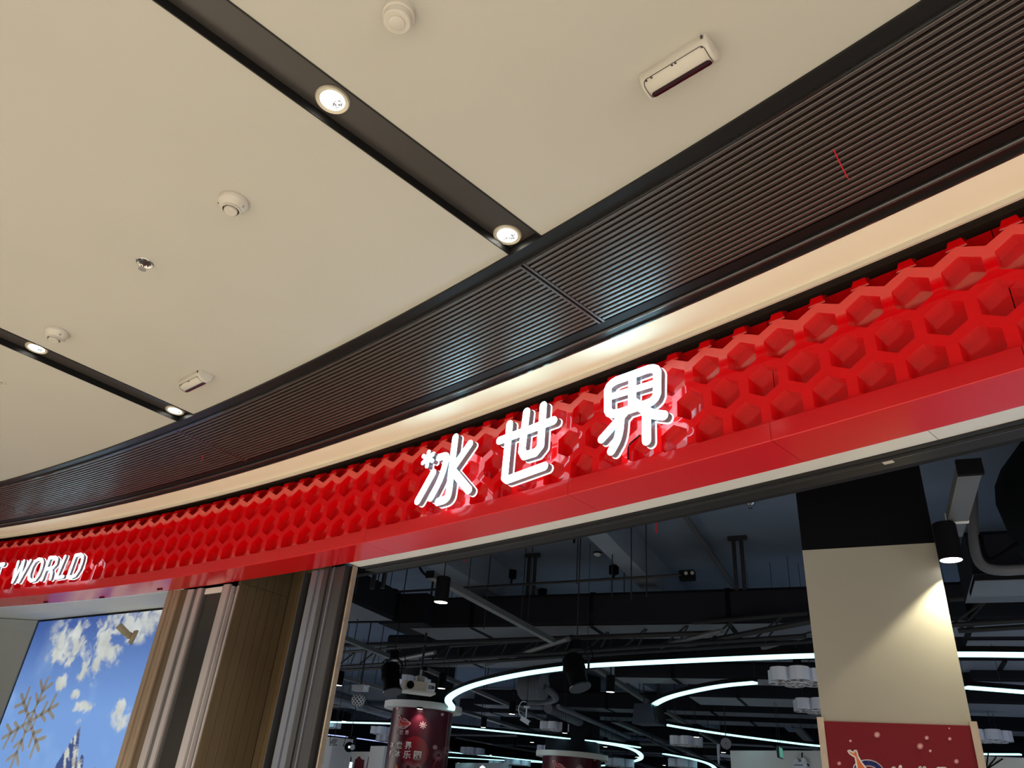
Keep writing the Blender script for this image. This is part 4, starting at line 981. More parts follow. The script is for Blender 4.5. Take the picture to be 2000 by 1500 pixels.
for s in (-0.03, 0.04): obj('port', MB().tube([bx + np.array([math.cos(-.5) * (s + .03), math.sin(-.5) * (s + .03) - 0.056, 0.01]), bx + np.array([math.cos(-.5) * (s + .03), math.sin(-.5) * (s + .03) - 0.062, 0.01])], 0.02, 10), 'greypatch', t)
rods = [((1230, 1018), (1233, 1172), 8.0), ((1259, 1016), (1263, 1165), 8.2), ((1200, 1040), (1195, 1165), 8.5), ((1132, 1040), (1126, 1140), 7.5), ((955, 1098), (945, 1228), 8.0), ((1020, 1150), (1018, 1208), 9), ((1219, 1125), (1219, 1165), 9.5), ((703, 1110), (693, 1160), 7.5)]
rodlab = ['crossing the beam edge, left one', 'crossing the beam edge, right one', 'crossing the pale beam', 'left of the white smoke detector', 'behind the lone large downlight', 'by the middle pair of black pipes', 'below the sprinkler pipe at centre', 'beside the shutter guide']
for i, (a, b, h) in enumerate(rods):
    d = ray(*b); q = CAM + d * h / np.hypot(d[0], d[1])
    tag(obj('hanger_rod', MB().tube([q, (q[0], q[1], ZS)], 0.007, 6), 'pipe'), 'thin black hanger rod under the dark slab, ' + rodlab[i], 'rod', 'thin hanger rods under the slab')
for i, (x0, y0, x1, y1, h, lab) in enumerate(((1434, 1056, 1439, 1153, 9.0, 'pair of black vertical pipes on the slab left of the square column'), (1033, 1076, 1029, 1164, 10.0, 'pair of black vertical pipes on the slab above the main duct, centre'), (734, 1108, 727, 1150, 8.0, 'pair of black hanger bars near the shutter guide'))):
    d = ray(x1, y1); q = CAM + d * h / np.hypot(d[0], d[1])
    t = thing('drop_pipe_pair', lab, 'pipe', tuple(q))
    s_ = np.array([0.88, -0.47, 0]) * (0.09 if i < 2 else 0.13)
    for k in (0, 1): obj('pipe', MB().tube([q + s_ * k, q + s_ * k + (0, 0, ZS - q[2])], 0.024, 8), 'pipe', t)
    obj('bracket', MB().box((q[0] + s_[0] / 2, q[1] + s_[1] / 2, ZS - 0.025), (0.22, 0.05, 0.05), -0.5), 'pipe', t)
for i, (px, py) in enumerate(((1199, 1113), (1122, 1040), (1000, 1122), (1060, 1158))):
    d = ray(px, py); q = at(px, py, ZS - 0.06)
    tag(obj('ceiling_bracket', MB().box(q, (0.10, 0.10, 0.12), 0.3).box(q + (0, 0, -0.09), (0.02, 0.02, 0.08), 0.3), 'mdark'), 'small black bracket box on the slab ' + ['below the white smoke detector', 'at the top of the pale beam', 'left of the middle pair of black pipes', 'right of the middle pair of black pipes'][i], 'bracket', 'small black brackets on the slab')
# slab devices
q = at(1167, 1079, ZS); t = thing('smoke_detector', 'white smoke detector on the dark slab inside the shop', 'smoke detector', tuple(q))
obj('base', MB().lathe([(0.055, 0), (0.055, -0.02)], tuple(q), 20), 'mdark', t); obj('body', MB().lathe([(0.05, -0.02), (0.046, -0.036), (0.02, -0.052), (0, -0.052)], tuple(q), 20), 'bluewhite', t, smooth=40)
q = at(1465, 987, 4.55); t = thing('fire_sprinkler', 'small chrome sprinkler on the dark slab, left of the square column', 'sprinkler', tuple(q))
obj('rosette', MB().lathe([(0.05, 0.04), (0.05, 0.02), (0.02, 0)], tuple(q), 16), 'chrome', t); obj('deflector', MB().lathe([(0.008, 0), (0.008, -0.03), (0.025, -0.032), (0, -0.036)], tuple(q), 12), 'chrome', t)
for (a, b, h, lab) in (((1280, 1003), (1282, 1041), 6.0, 'thin red string hanging in the open doorway, right of centre'), ((909, 1078), (906, 1097), 6.2, 'short red string hanging from the shutter track')):
    d = ray(*b); q = CAM + d * h / np.hypot(d[0], d[1]); d2 = ray(*a); q2 = CAM + d2 * h / np.hypot(d2[0], d2[1])
    tag(obj('ribbon', MB().tube([q, (q + q2) / 2 + (0.006, 0, 0), q2], 0.005, 5), 'tape'), lab, 'string')
q = smooth_path([at(815, 1099, 3.5), at(824, 1117, 3.42), at(838, 1128, 3.36), at(848, 1131, 3.34)])
tag(obj('cable', MB().tube(q, 0.012, 6), 'mdark'), 'black cable curving down to the lone diagonal lighting track', 'cable')

# ------------------------------------------------------------------ LED light lines
def led(pts, label, z=3.10, w=0.11, m_='led', it=2, h=0.024):
    P_ = smooth_path([at(x, y, z) for x, y in pts], it)
    t = thing('led_light_line', label, 'LED strip', tuple(P_[0]), 'curved LED light lines over the play area')
    n = len(P_); lo = MB(); hi = MB(); L = []
    for i, p in enumerate(P_):
        d = P_[min(i + 1, n - 1)] - P_[max(i - 1, 0)]; d[2] = 0; d /= np.linalg.norm(d); s_ = np.array([-d[1], d[0], 0]) * w / 2
        L.append((p, s_))
    v = []
    for p, s_ in L: v += [p - s_, p + s_, p + s_ + (0, 0, h), p - s_ + (0, 0, h)]
    f = [(i * 4 + j, i * 4 + (j + 1) % 4, i * 4 + 4 + (j + 1) % 4, i * 4 + 4 + j) for i in range(n - 1) for j in range(4)] + [(0, 1, 2, 3), (n * 4 - 4, n * 4 - 3, n * 4 - 2, n * 4 - 1)]
    obj('diffuser', MB().add(v, f), m_, t)
    v = []
    for p, s_ in L: v += [p - s_ * 1.02 + (0, 0, h + 0.001), p + s_ * 1.02 + (0, 0, h + 0.001), p + s_ * 1.02 + (0, 0, h + 0.05), p - s_ * 1.02 + (0, 0, h + 0.05)]
    obj('housing', MB().add(v, f), 'mdark', t)
    m = max(2, n // 4)
    for i in range(0, n, m): obj('suspension_wire', MB().tube([P_[i] + (0, 0, h + 0.05), (P_[i][0], P_[i][1], ZS)], 0.003, 4), 'pipe', t)
    return t
led([(3000, 1330), (2400, 1296), (2080, 1284), (2000, 1282), (1873, 1280.5), (1700, 1281.5), (1590, 1283), (1450, 1288), (1250, 1297), (1150, 1302), (1100, 1307), (1020, 1318), (950, 1333), (910, 1345), (882, 1359), (873, 1370), (884, 1382), (880, 1390), (850, 1395)], 'wide bright blue-white light ring curving from the round column to the right edge', w=0.125)
led([(1475, 1335.5), (1410, 1341), (1347, 1353), (1305, 1364), (1280, 1376), (1268, 1386), (1264, 1398), (1268, 1408), (1285, 1414), (1315, 1420), (1410, 1435), (1515, 1448.5), (1605, 1459.5), (1760, 1469), (1860, 1473), (1920, 1474.5), (1994, 1475)], 'blue-white light hook curling behind the black loudspeaker, then running to the square column', w=0.095)
led([(640, 1411), (670, 1412), (760, 1414), (830, 1417), (886, 1420.5), (1050, 1437), (1170, 1451), (1222, 1460), (1244, 1468), (1254, 1477), (1250, 1485), (1225, 1491), (1190, 1495), (1140, 1499)], 'long blue-white light line from the shutter guide to the far curl', w=0.125)
led([(1130, 1446), (1170, 1449.5), (1210, 1455), (1249, 1461)], 'short upper branch of the light line at the far curl', w=0.10)
led([(1887, 1345), (2000, 1354), (2080, 1361), (2500, 1405)], 'slanting light line at the right edge below the ring', w=0.10)
led([(1297, 1473.5), (1347, 1482), (1378, 1490), (1393, 1497), (1400, 1506)], 'small light hook at the bottom edge, right of centre', w=0.12)
led([(840, 1466.5), (880, 1470), (970, 1479), (1062, 1488.5)], 'upper of the two thin far light lines between the round columns', w=0.11)
led([(840, 1478), (880, 1480), (970, 1485), (1062, 1490)], 'lower of the two thin far light lines between the round columns', w=0.11)
led([(600, 1431), (624, 1434), (679, 1440)], 'thin violet light line above the left white pillar', w=0.09, m_='ledblue', it=0)
led([(698, 1443), (757, 1451), (780, 1454)], 'thin violet light line left of the round column', w=0.09, m_='ledblue', it=0)

# ------------------------------------------------------------------ stage gear
def moving_head(px, py, hd, label, s=1.0):
    d = ray(px, py); c = CAM + d * hd / np.hypot(d[0], d[1])
    t = thing('stage_light', label, 'stage light', tuple(c))
    ax = np.array([0.25, -0.30, -0.92]); ax /= np.linalg.norm(ax)
    obj('lamp_body', MB().tube([c - ax * 0.20 * s, c - ax * 0.17 * s, c + ax * 0.12 * s, c + ax * 0.17 * s], [0.08 * s, 0.115 * s, 0.105 * s, 0.13 * s], 14), 'mdark', t, smooth=40)
    obj('lens_rim', MB().tube([c + ax * 0.17 * s, c + ax * 0.185 * s], 0.125 * s, 14), 'navy', t)
    for k in range(5): obj('fin', MB().tube([c - ax * (0.16 - 0.035 * k) * s, c - ax * (0.15 - 0.035 * k) * s], 0.122 * s, 12), 'mdark', t)
    e = np.array([0.85, -0.5, 0]); e /= np.linalg.norm(e)
    yk = [c - e * 0.15 * s, c - e * 0.15 * s + (0, 0, 0.20 * s), c + (0, 0, 0.27 * s), c + e * 0.15 * s + (0, 0, 0.20 * s), c + e * 0.15 * s]
    obj('yoke', MB().tube(smooth_path(yk, 1), 0.014 * s, 6), 'pipe', t)
    obj('clamp', MB().box(c + (0, 0, 0.30 * s), (0.08 * s, 0.08 * s, 0.10 * s), -0.5), 'mdark', t); obj('drop_rod', MB().tube([c + (0, 0, 0.3 * s), (c[0], c[1], ZS)], 0.008, 6), 'pipe', t)
    obj('cable', MB().tube(smooth_path([c + e * 0.05 - ax * 0.18 * s, c + e * 0.22 * s + (0, 0, 0.10), c + e * 0.16 * s + (0, 0, 0.30 * s)]), 0.007, 5), 'mdark', t)
    return t
moving_head(1125, 1313, 8.9, 'black stage light hanging in front of the bright light ring')
moving_head(764, 1326, 10.4, 'black stage light hanging left of the white projector', 1.0)
# projector
d = ray(816, 1342); c = CAM + d * 10.8 / np.hypot(d[0], d[1])
t = thing('projector', 'white ceiling projector with dark lens and bluish end', 'projector', tuple(c))
ey = np.array([CAM[0] - c[0] + 2.2, CAM[1] - c[1], 0]); ey /= np.linalg.norm(ey); ex = np.array([-ey[1], ey[0], 0]); yw = math.atan2(ex[1], ex[0])
obj('case', MB().frame_box(c, ex * 0.20, ey * 0.13, np.array([0, 0, 0.058])), 'offwhite', t)
ep_ = obj('end_panel', MB().frame_box(c + ex * 0.150 + ey * 0.131, ex * 0.055, ey * 0.004, np.array([0, 0, 0.050])), 'bluewhite', t)
obj('bottom_tray', MB().frame_box(c + np.array([0, 0, -0.070]), ex * 0.22, ey * 0.15, np.array([0, 0, 0.012])), 'white', t)
obj('lens_barrel', MB().tube([c - ex * 0.130 + ey * 0.12, c - ex * 0.130 + ey * 0.155], 0.048, 18), 'mdark', t)
obj('lens_barrel', MB().tube([c + ex * 0.178 + ey * 0.13, c + ex * 0.178 + ey * 0.140], 0.022, 14), 'navy', t)
for k in range(4): obj('vent_slot', MB().frame_box(c + ex * (0.115 + 0.014 * k) + ey * 0.1352, ex * 0.005, ey * 0.002, np.array([0, 0, 0.026])), 'navy', ep_)
obj('mount', MB().box(c + (0.02, 0, 0.10), (0.10, 0.08, 0.08), yw).tube([c + (0.02, 0, 0.12), (c[0] + 0.02, c[1], c[2] + 0.22)], 0.018, 8), 'greypatch', t)
obj('drop_pole', MB().tube([(c[0] + 0.02, c[1], c[2] + 0.22), (c[0] + 0.02, c[1], ZS)], 0.016, 8), 'pipe', t)
# ball lamp
d = ray(700, 1367); c = CAM + d * 11.0 / np.hypot(d[0], d[1])
t = thing('ball_lamp', 'white perforated disco ball lamp under a white box, left of the projector', 'disco lamp', tuple(c))
obj('globe', MB().lathe([(0.001, -0.095), (0.05, -0.082), (0.082, -0.05), (0.096, 0), (0.082, 0.05), (0.05, 0.082), (0.001, 0.095)], tuple(c), 20), 'bluewhite', t, smooth=60)
hol = MB()
for i, v_ in enumerate(np.linspace(-1.1, 1.1, 9)):
    for k in range(12):
        a = 2 * PI * (k + 0.5 * (i % 2)) / 12; rr = 0.0965; q = c + rr * np.array([math.cos(v_) * math.cos(a), math.cos(v_) * math.sin(a), math.sin(v_)])
        n_ = (q - c) / rr; u_ = np.cross(n_, (0, 0, 1)); u_ /= np.linalg.norm(u_); w_ = np.cross(n_, u_)
        q = q + n_ * 0.002; s = 0.013
        hol.add([q + u_ * s, q + w_ * s, q - u_ * s, q - w_ * s], [(0, 1, 2, 3)])
o = obj('hole', hol, 'mdark', t); o['kind'] = 'stuff'
obj('top_box', MB().box(c + (0, 0, 0.145), (0.19, 0.12, 0.075), -0.5), 'bluewhite', t)
obj('side_tab', MB().box(c + (0, 0, 0.178), (0.26, 0.06, 0.012), -0.5), 'bluewhite', t)
obj('stem', MB().tube([c + (0, 0, 0.18), (c[0], c[1], ZS)], 0.01, 6), 'pipe', t)
# loudspeaker
d = ray(1272, 1396); c = CAM + d * 12.5 / np.hypot(d[0], d[1])
t = thing('loudspeaker', 'black wedge loudspeaker with glossy front where the light hook curls', 'loudspeaker', tuple(c))
yw = -0.75; ex = np.array([math.cos(yw), math.sin(yw), 0]); ey = np.array([-math.sin(yw), math.cos(yw), 0])
mb = MB(); pr = [(-0.20, 0.14), (0.09, 0.14), (0.17, -0.14), (-0.24, -0.14)]
mb.prism(pr, c, ex, (0, 0, 1), ey, -0.16, 0.16); obj('cabinet', mb, 'navy', t)
mb = MB().prism([(0.105, 0.12), (0.125, 0.12), (0.195, -0.12), (0.165, -0.12)], c, ex, (0, 0, 1), ey, -0.13, 0.13); obj('grille', mb, 'bead', t)
obj('emblem', MB().box(c + ex * 0.16 - ey * 0.10 + (0, 0, -0.10), (0.03, 0.03, 0.03), yw), 'print_white', t)
for s in (-1, 1): obj('eyebolt', MB().tube([c + ex * 0.13 * s + (0, 0, 0.13), c + ex * 0.13 * s + (0, 0, ZS - c[2])], 0.008, 6), 'pipe', t)
# small white camera
d = ray(1027, 1408); c = CAM + d * 14.0 / np.hypot(d[0], d[1])
t = thing('security_camera', 'small white security camera hanging right of centre under the long track', 'camera', tuple(c))
ax = np.array([0.80, -0.35, -0.42]); ax /= np.linalg.norm(ax)
obj('barrel', MB().bar(c - ax * 0.09, c + ax * 0.08, 0.075, 0.075), 'bluewhite', t)
obj('lens', MB().tube([c + ax * 0.08, c + ax * 0.12], 0.034, 10), 'mdark', t)
obj('stem', MB().tube([c, c + (0, 0, 0.22)], 0.012, 6), 'bluewhite', t); obj('drop_rod', MB().tube([c + (0, 0, 0.22), (c[0], c[1], ZS)], 0.006, 6), 'pipe', t); obj('ceiling_plate', MB().box(c + (0, 0, 0.22), (0.10, 0.10, 0.02)), 'bluewhite', t)
obj('cable', MB().tube(smooth_path([c - ax * 0.08, c - ax * 0.18 + (0, 0, 0.08), c - ax * 0.12 + (0, 0, 0.26), c + (-0.02, 0, 0.30)]), 0.008, 5), 'bluewhite', t)
# round stage lamp by the white wall
d = ray(1418, 1452); c = CAM + d * 15.5 / np.hypot(d[0], d[1]); vd = (CAM - c); vd /= np.linalg.norm(vd)
t = thing('stage_lamp', 'round flat stage lamp with dotted face beside the far white wall', 'stage light', tuple(c))
obj('can', MB().tube([c, c - vd * 0.12], [0.095, 0.075], 20), 'mdark', t)
obj('face', MB().tube([c + vd * 0.004, c], 0.095, 24), 'greyprint', t)
dm = MB(); uu_ = np.cross(vd, (0, 0, 1)); uu_ /= np.linalg.norm(uu_); ww_ = np.cross(vd, uu_)
for rr, kn in ((0.03, 6), (0.055, 11), (0.08, 16)):
    for k in range(kn):
        q = c + vd * 0.006 + rr * (math.cos(2 * PI * k / kn) * uu_ + math.sin(2 * PI * k / kn) * ww_)
        dm.add([q + uu_ * .008, q + ww_ * .008, q - uu_ * .008, q - ww_ * .008], [(0, 1, 2, 3)])
o = obj('diode', dm, 'bluewhite', t); o['kind'] = 'stuff'
obj('drop_rod', MB().tube([c + (0, 0, 0.12), (c[0], c[1], ZS)], 0.008, 6), 'pipe', t); obj('yoke', MB().tube([c + uu_ * 0.11, c + uu_ * 0.11 + (0, 0, 0.12), c - uu_ * 0.11 + (0, 0, 0.12), c - uu_ * 0.11], 0.01, 6), 'pipe', t)
# bracket arm at the white wall edge
q = at(1404, 1475, 2.95)
t = thing('wall_arm', 'pale bracket arm sticking out at the left end of the far white wall', 'bracket', tuple(q))
obj('arm', MB().bar(q, q + (0.42, 0.1, 0), 0.05, 0.06), 'bluewhite', t); obj('post', MB().tube([q + (0, 0, 0.22), q + (-0.01, 0, -0.18)], [0.04, 0.02], 8), 'bluewhite', t)

# snowflake pendant lamps
def snow_mesh():
    rim, face, bars = MB(), MB(), MB()
    R0 = 0.115; cs = [(0, 0)] + [(0.225 * math.cos(k * PI / 3), 0.225 * math.sin(k * PI / 3)) for k in range(6)]
    for i, (x, y) in enumerate(cs):
        R1 = R0 * (1.0 if i else 1.12); n = 10
        z0, z1 = (-0.075, 0.075) if i else (-0.085, 0.085)
        pts = [(x + R1 * math.cos(2 * PI * k / n), y + R1 * math.sin(2 * PI * k / n)) for k in range(n)]
        rim.add([(p[0], p[1], z) for z in (z0, z1) for p in pts], [(k, (k + 1) % n, n + (k + 1) % n, n + k) for k in range(n)] + [tuple(range(n, 2 * n))])
        face.add([(p[0], p[1], z0 + 0.004) for p in pts], [tuple(range(n))])
        for k in range(6):
            a = k * PI / 3 + PI / 6
            q0 = (x + 0.03 * math.cos(a), y + 0.03 * math.sin(a), z0); q1 = (x + 0.095 * math.cos(a), y + 0.095 * math.sin(a), z0)
            if (i + k) % 2 == 0 or i == 0: bars.bar(q0, q1, 0.020, 0.006)
    return mesh('rim', rim), mesh('face', face), mesh('bar', bars)
SM = snow_mesh()
SM[0].materials.append(M['bluewhite']); SM[1].materials.append(M['greyprint']); SM[2].materials.append(M['print_white'])
def snow_lamp(px, py, z, label, s=1.0, yaw=0.3):
    q = at(px, py, z)
    t = thing('snowflake_lamp', label, 'pendant lamp', tuple(q), 'white snowflake pendant lamps')
    for nm, me in zip(('rim', 'face', 'bar_pattern'), SM):
        o = bpy.data.objects.new(nm, me); COL.objects.link(o); o.parent = t
        if nm == 'bar_pattern': o['kind'] = 'stuff'
    t.scale = (s, s, s); t.rotation_euler = (0, 0, yaw)
    for k in range(3):
        me = mesh('wire', MB().tube([(0.2 * math.cos(k * 2.09), 0.2 * math.sin(k * 2.09), 0.08), (0.2 * math.cos(k * 2.09), 0.2 * math.sin(k * 2.09), (ZS - z) / s)], 0.004, 4))
        me.materials.append(M['pipe']); o = bpy.data.objects.new('wire', me); COL.objects.link(o); o.parent = t
    return t
for px, py, z, lab, s in ((1556, 1322, 3.2, 'largest white snowflake lamp, left of the square column below the light ring', 1.0),
    (1596, 1379, 3.2, 'white snowflake lamp half hidden behind the square column', 1.0),
    (1083, 1419, 3.2, 'white snowflake lamp right of the small white camera', 1.0),
    (1074, 1464, 3.1, 'white snowflake lamp above the left end of the second round column cap', 1.15),
    (636, 1413, 3.1, 'white snowflake lamp beside the shutter guide on the blue light line', 1.2),
    (752, 1428, 3.15, 'white snowflake lamp left of the round column, upper one', 1.2),
    (760, 1443, 3.1, 'small white snowflake lamp left of the round column, lower one', 1.2),
    (923, 1467, 3.1, 'far white snowflake lamp right of the round column, over thin light lines', 1.25),
    (1011, 1488, 3.05, 'tiny white snowflake lamp on the thin far light lines', 1.5),
    (977, 1493, 3.0, 'tiny white snowflake lamp at the bottom edge between the round columns', 1.4),
    (1340, 1448, 3.15, 'white snowflake lamp under the lower light line, right of centre', 1.15),
    (1333, 1491, 3.05, 'small white snowflake lamp beside the small bottom light hook', 1.3),
    (1930, 1438, 3.15, 'white snowflake lamp at the right of the square column', 1.0),
    (802, 1333, 3.42, 'white snowflake lamp behind the projector', 1.1),
    (1210, 1490, 3.0, 'tiny white snowflake lamp near the far curl of the light line', 1.4)):
    snow_lamp(px, py, z, lab, s)

# ------------------------------------------------------------------ far pillars, wall, signs
def block(px0, px1, py, hd, label, name, w_dep=0.8, yaw=-0.45, m_='pillar'):
    d0, d1 = ray(px0, py), ray(px1, py)
    A_ = CAM + d0 * hd / np.hypot(d0[0], d0[1]); B_ = at(px1, py, A_[2]); B_[2] = A_[2]
    c = (A_ + B_) / 2; w = np.linalg.norm((B_ - A_)[:2]); dirv = (B_ - A_) / w; dirv[2] = 0
    nn = np.array([-dirv[1], dirv[0], 0]); nn = nn if nn @ (c - CAM) > 0 else -nn
    t = thing(name, label, 'pillar' if 'pillar' in name else 'wall panel', (c[0], c[1], 0))
    obj('shaft', MB().frame_box(np.array([c[0], c[1], A_[2] / 2]) + nn * w_dep / 2, dirv * w / 2, nn * w_dep / 2, np.array([0, 0, A_[2] / 2])), m_, t)
    return t, A_, B_, nn
d0 = ray(626, 1438); pA = CAM + d0 * 19 / np.hypot(*d0[:2]); zt_ = pA[2]
pC = at(664, 1442, zt_); pC = pC - E1 * 0.0; pD = at(690, 1444, zt_)
pl = thing('white_pillar', 'pale square pillar with two lit faces at the lower left, behind the shutter guide', 'pillar', (pC[0], pC[1], 0))
mb = MB(); q4 = [pA, pC, pD + (pD - pC) * 0.02, pA + (pD - pC)]
mb.add([(q[0], q[1], z) for z in (0, zt_) for q in q4], [(0, 1, 2, 3), (4, 5, 6, 7)] + [(i, (i + 1) % 4, 4 + (i + 1) % 4, 4 + i) for i in range(4)])
obj('shaft', mb, 'pillar', pl)
dq = hit_plane(666, 1492, pC + (pD - pC) * 0.5, np.cross(pD - pC, (0, 0, 1.0)))
obj('red_stripe', MB().box(dq + (0, 0, -0.3), (0.10, 0.10, 0.6), 0.2), 'maroonwall', pl)
block(724, 752, 1457, 24, 'pale grey square pillar between drip mural and round column', 'white_pillar')
t, A_, B_, nn = block(1426, 1640, 1466, 17.0, 'plain white far wall panel left of the square column', 'white_wall_panel', 0.2)
A0, nW = A_, nn
t, A_, B_, nn = block(686, 726, 1468, 26, 'grey wall with dark red drip mural between the two white pillars', 'mural_wall', 0.2)
dv = (B_ - A_); Lw = np.linalg.norm(dv); dv /= Lw; zz = A_[2]
drip = [(0, zz - 3), (0, zz - 0.16)]
xs = np.linspace(0, Lw, 40)
prof = [(x, zz - 0.12 - 0.10 * abs(math.sin(x * 5.2)) - (0.32 if 0.10 < (x / Lw) % 0.62 < 0.26 else 0.0)) for x in xs]
drip = [(0, zz - 3)] + prof + [(Lw, zz - 3)]
mb = MB()
for (x0, y0), (x1, y1) in zip(prof[:-1], prof[1:]): mb.prism([(x0, zz - 2.4), (x1, zz - 2.4), (x1, y1), (x0, y0)], A_ * (1, 1, 0), dv, (0, 0, 1), nn, -0.012, 0.0)
obj('drip_paint', mb, 'maroonwall', t)
t, A_, B_, nn = block(890, 985, 1490, 34, 'far grey wall with dark red paint and a white letter, right of the round column', 'mural_wall', 0.2)
dv = (B_ - A_) / np.linalg.norm(B_ - A_); Lw = np.linalg.norm(B_ - A_); zz = A_[2]
for k in range(3):
    cx = Lw * (0.12 + 0.30 * k); obj('red_patch', MB().prism([(cx + 0.35 * math.cos(q), zz - 0.75 + 0.42 * math.sin(q)) for q in np.linspace(0, 2 * PI, 16)[:-1]], A_ * (1, 1, 0), dv, (0, 0, 1), nn, -0.02, 0), 'maroonwall', t)
fc = [(Lw * 0.12 + 0.13 * math.cos(q), zz - 0.62 + 0.16 * math.sin(q)) for q in np.linspace(0.8, 5.5, 10)]
mb = MB()
for s_, e_ in zip(fc[:-1], fc[1:]): mb.prism(capsule(s_, e_, 0.03, 4), A_ * (1, 1, 0), dv, (0, 0, 1), nn, -0.03, -0.022)
obj('letter', mb, 'print_white', t)
# lit letters by the shutter guide
def sign_plane(px, py, hd):
    d = ray(px, py); c = CAM + d * hd / np.hypot(d[0], d[1]); n_ = np.array([CAM[0] - c[0], CAM[1] - c[1], 0]); n_ /= np.linalg.norm(n_)
    return c, np.array([-n_[1], n_[0], 0]), n_
c, eu, n_ = sign_plane(620, 1480, 17.5)
t = thing('lit_sign', 'small glowing pale green letters A and D at the lower left by the shutter guide', 'sign', tuple(c))
k = 17.6 / FPX
def sl(pts): return [((x - 620) * k, -(y - 1480) * k) for x, y in pts]
for nm, strokes in (('letter_a', [[(613, 1487), (616, 1472), (619.5, 1486)], [(614, 1482), (619, 1481)]]), ('letter_d', [[(622, 1487), (622, 1474), (628, 1475), (627, 1486), (622, 1487)]])):
    mb = MB()
    for s in strokes:
        for a, b in zip(sl(s)[:-1], sl(s)[1:]): mb.prism(capsule(a, b, 0.016, 5), c, eu, (0, 0, 1), n_, 0, 0.03)
    obj(nm, mb, 'signglow', t)
obj('sign_back', MB().frame_box(c - n_ * 0.02, eu * 0.14, n_ * 0.015, np.array([0, 0, 0.10])), 'windowgrey', t)
obj('drop_rod', MB().tube([c - n_ * 0.02 + (0, 0, 0.1), (c[0] - n_[0] * 0.02, c[1] - n_[1] * 0.02, ZS)], 0.006, 6), 'pipe', t)
c, eu, n_ = sign_plane(684, 1495, 21)
tag(obj('light_box', MB().frame_box(c, eu * 0.045, n_ * 0.02, np.array([0, 0, 0.075])), 'glyphback'), 'small bright white lit panel at the bottom edge beside the left white pillar', 'light')
# floodlight and round lamp near the left pillar
c, eu, n_ = sign_plane(682, 1459, 18)
t = thing('stage_lamp', 'black round stage lamp with small white glint in front of the left white pillar', 'stage light', tuple(c))
obj('can', MB().tube([c, c - n_ * 0.14], [0.10, 0.07], 16), 'mdark', t); obj('glint_lens', MB().tube([c + n_ * 0.01, c], 0.024, 10), 'glyphback', t)
obj('side_plate', MB().tube([c + eu * 0.07 + n_ * 0.01, c + eu * 0.07 - n_ * 0.012], 0.055, 14), 'bluewhite', t); obj('drop_rod', MB().tube([c + (0, 0, 0.2), (c[0], c[1], ZS)], 0.008, 6), 'pipe', t); obj('yoke', MB().tube([c - eu * 0.12, c - eu * 0.1 + (0, 0, 0.2), c + eu * 0.1 + (0, 0, 0.2), c + eu * 0.12], 0.012, 6), 'pipe', t)
c, eu, n_ = sign_plane(652, 1448, 18)
t = thing('floodlight', 'grey floodlight on a thin bracket at the top of the left white pillar', 'floodlight', tuple(c))
obj('head', MB().frame_box(c, eu * 0.06, n_ * 0.04, np.array([0.02, 0, 0.05])), 'greypatch', t); obj('bracket', MB().tube([c - eu * 0.09 + (0, 0, 0.12), c - eu * 0.07 + (0, 0, -0.08), c + eu * 0.08 + (0, 0, -0.06)], 0.008, 6), 'mdark', t); obj('drop_rod', MB().tube([c + (0, 0, 0.04), (c[0], c[1], ZS)], 0.006, 6), 'pipe', t)
c, eu, n_ = sign_plane(632, 1394, 15)
t = thing('red_lantern', 'small red rounded thing hanging beside the shutter guide', 'lantern', tuple(c))
obj('bag', MB().tube([c - eu * 0.14, c - eu * 0.08, c + eu * 0.06, c + eu * 0.13], [0.02, 0.055, 0.05, 0.02], 12), 'tape', t, smooth=60)
obj('cord', MB().tube([c + (0, 0, 0.05), (c[0], c[1], ZS)], 0.006, 5), 'pipe', t)
# exit sign and emergency lamp
c, eu, n_ = sign_plane(1523, 1470, 14.5)
t = thing('exit_sign', 'small hanging green-lit exit sign seen almost edge-on, above the far white wall', 'exit sign', tuple(c))
e_ = np.array([0.50, 0.86, 0]); s_ = np.array([0.86, -0.5, 0])
obj('sign_box', MB().frame_box(c, e_ * 0.16, s_ * 0.02, np.array([0, 0, 0.085])), 'navy', t); obj('lit_face', MB().frame_box(c + s_ * -0.022, e_ * 0.15, s_ * 0.002, np.array([0, 0, 0.07])).frame_box(c + s_ * 0.022, e_ * 0.15, s_ * 0.002, np.array([0, 0, 0.07])), 'green', t)
for q in (-0.1, 0.1): obj('wire', MB().tube([c + e_ * q + (0, 0, 0.08), (c + e_ * q) * (1, 1, 0) + (0, 0, ZS)], 0.004, 5), 'pipe', t)
def on_wall(px, py, off=0.0): return hit_plane(px, py, A0 - nW * off, nW)
t = thing('emergency_light', 'twin-headed emergency light fixed on the far white wall', 'emergency light', tuple(on_wall(1565, 1492)))
wu = np.cross((0, 0, 1), nW); wu = wu if wu @ np.array([1, 0, 0]) > 0 else -wu
for x in (1556, 1571):
    q = on_wall(x, 1485, 0.06); obj('lamp_head', MB().tube([q + nW * 0.04, q, q - nW * 0.03], [0.03, 0.045, 0.045], 16), 'white', t); obj('lamp_lens', MB().tube([q - nW * 0.03, q - nW * 0.034], 0.036, 16), 'bluewhite', t)
q = on_wall(1564, 1500, 0.03); obj('case', MB().frame_box(q, wu * 0.14, nW * 0.03, np.array([0, 0, 0.10])), 'bluewhite', t)
for dx in (-0.06, 0.02): obj('label_bar', MB().frame_box(q - nW * 0.032 + wu * dx + np.array([0, 0, 0.045]), wu * 0.05, nW * 0.002, np.array([0, 0, 0.006])), 'mdark', t)
obj('cable', MB().tube(smooth_path([on_wall(1567, 1470, .03), on_wall(1566, 1478, .04), on_wall(1569, 1484, .05), on_wall(1574, 1489, .03), on_wall(1580, 1496, .02)]), 0.012, 6), 'mdark', t)
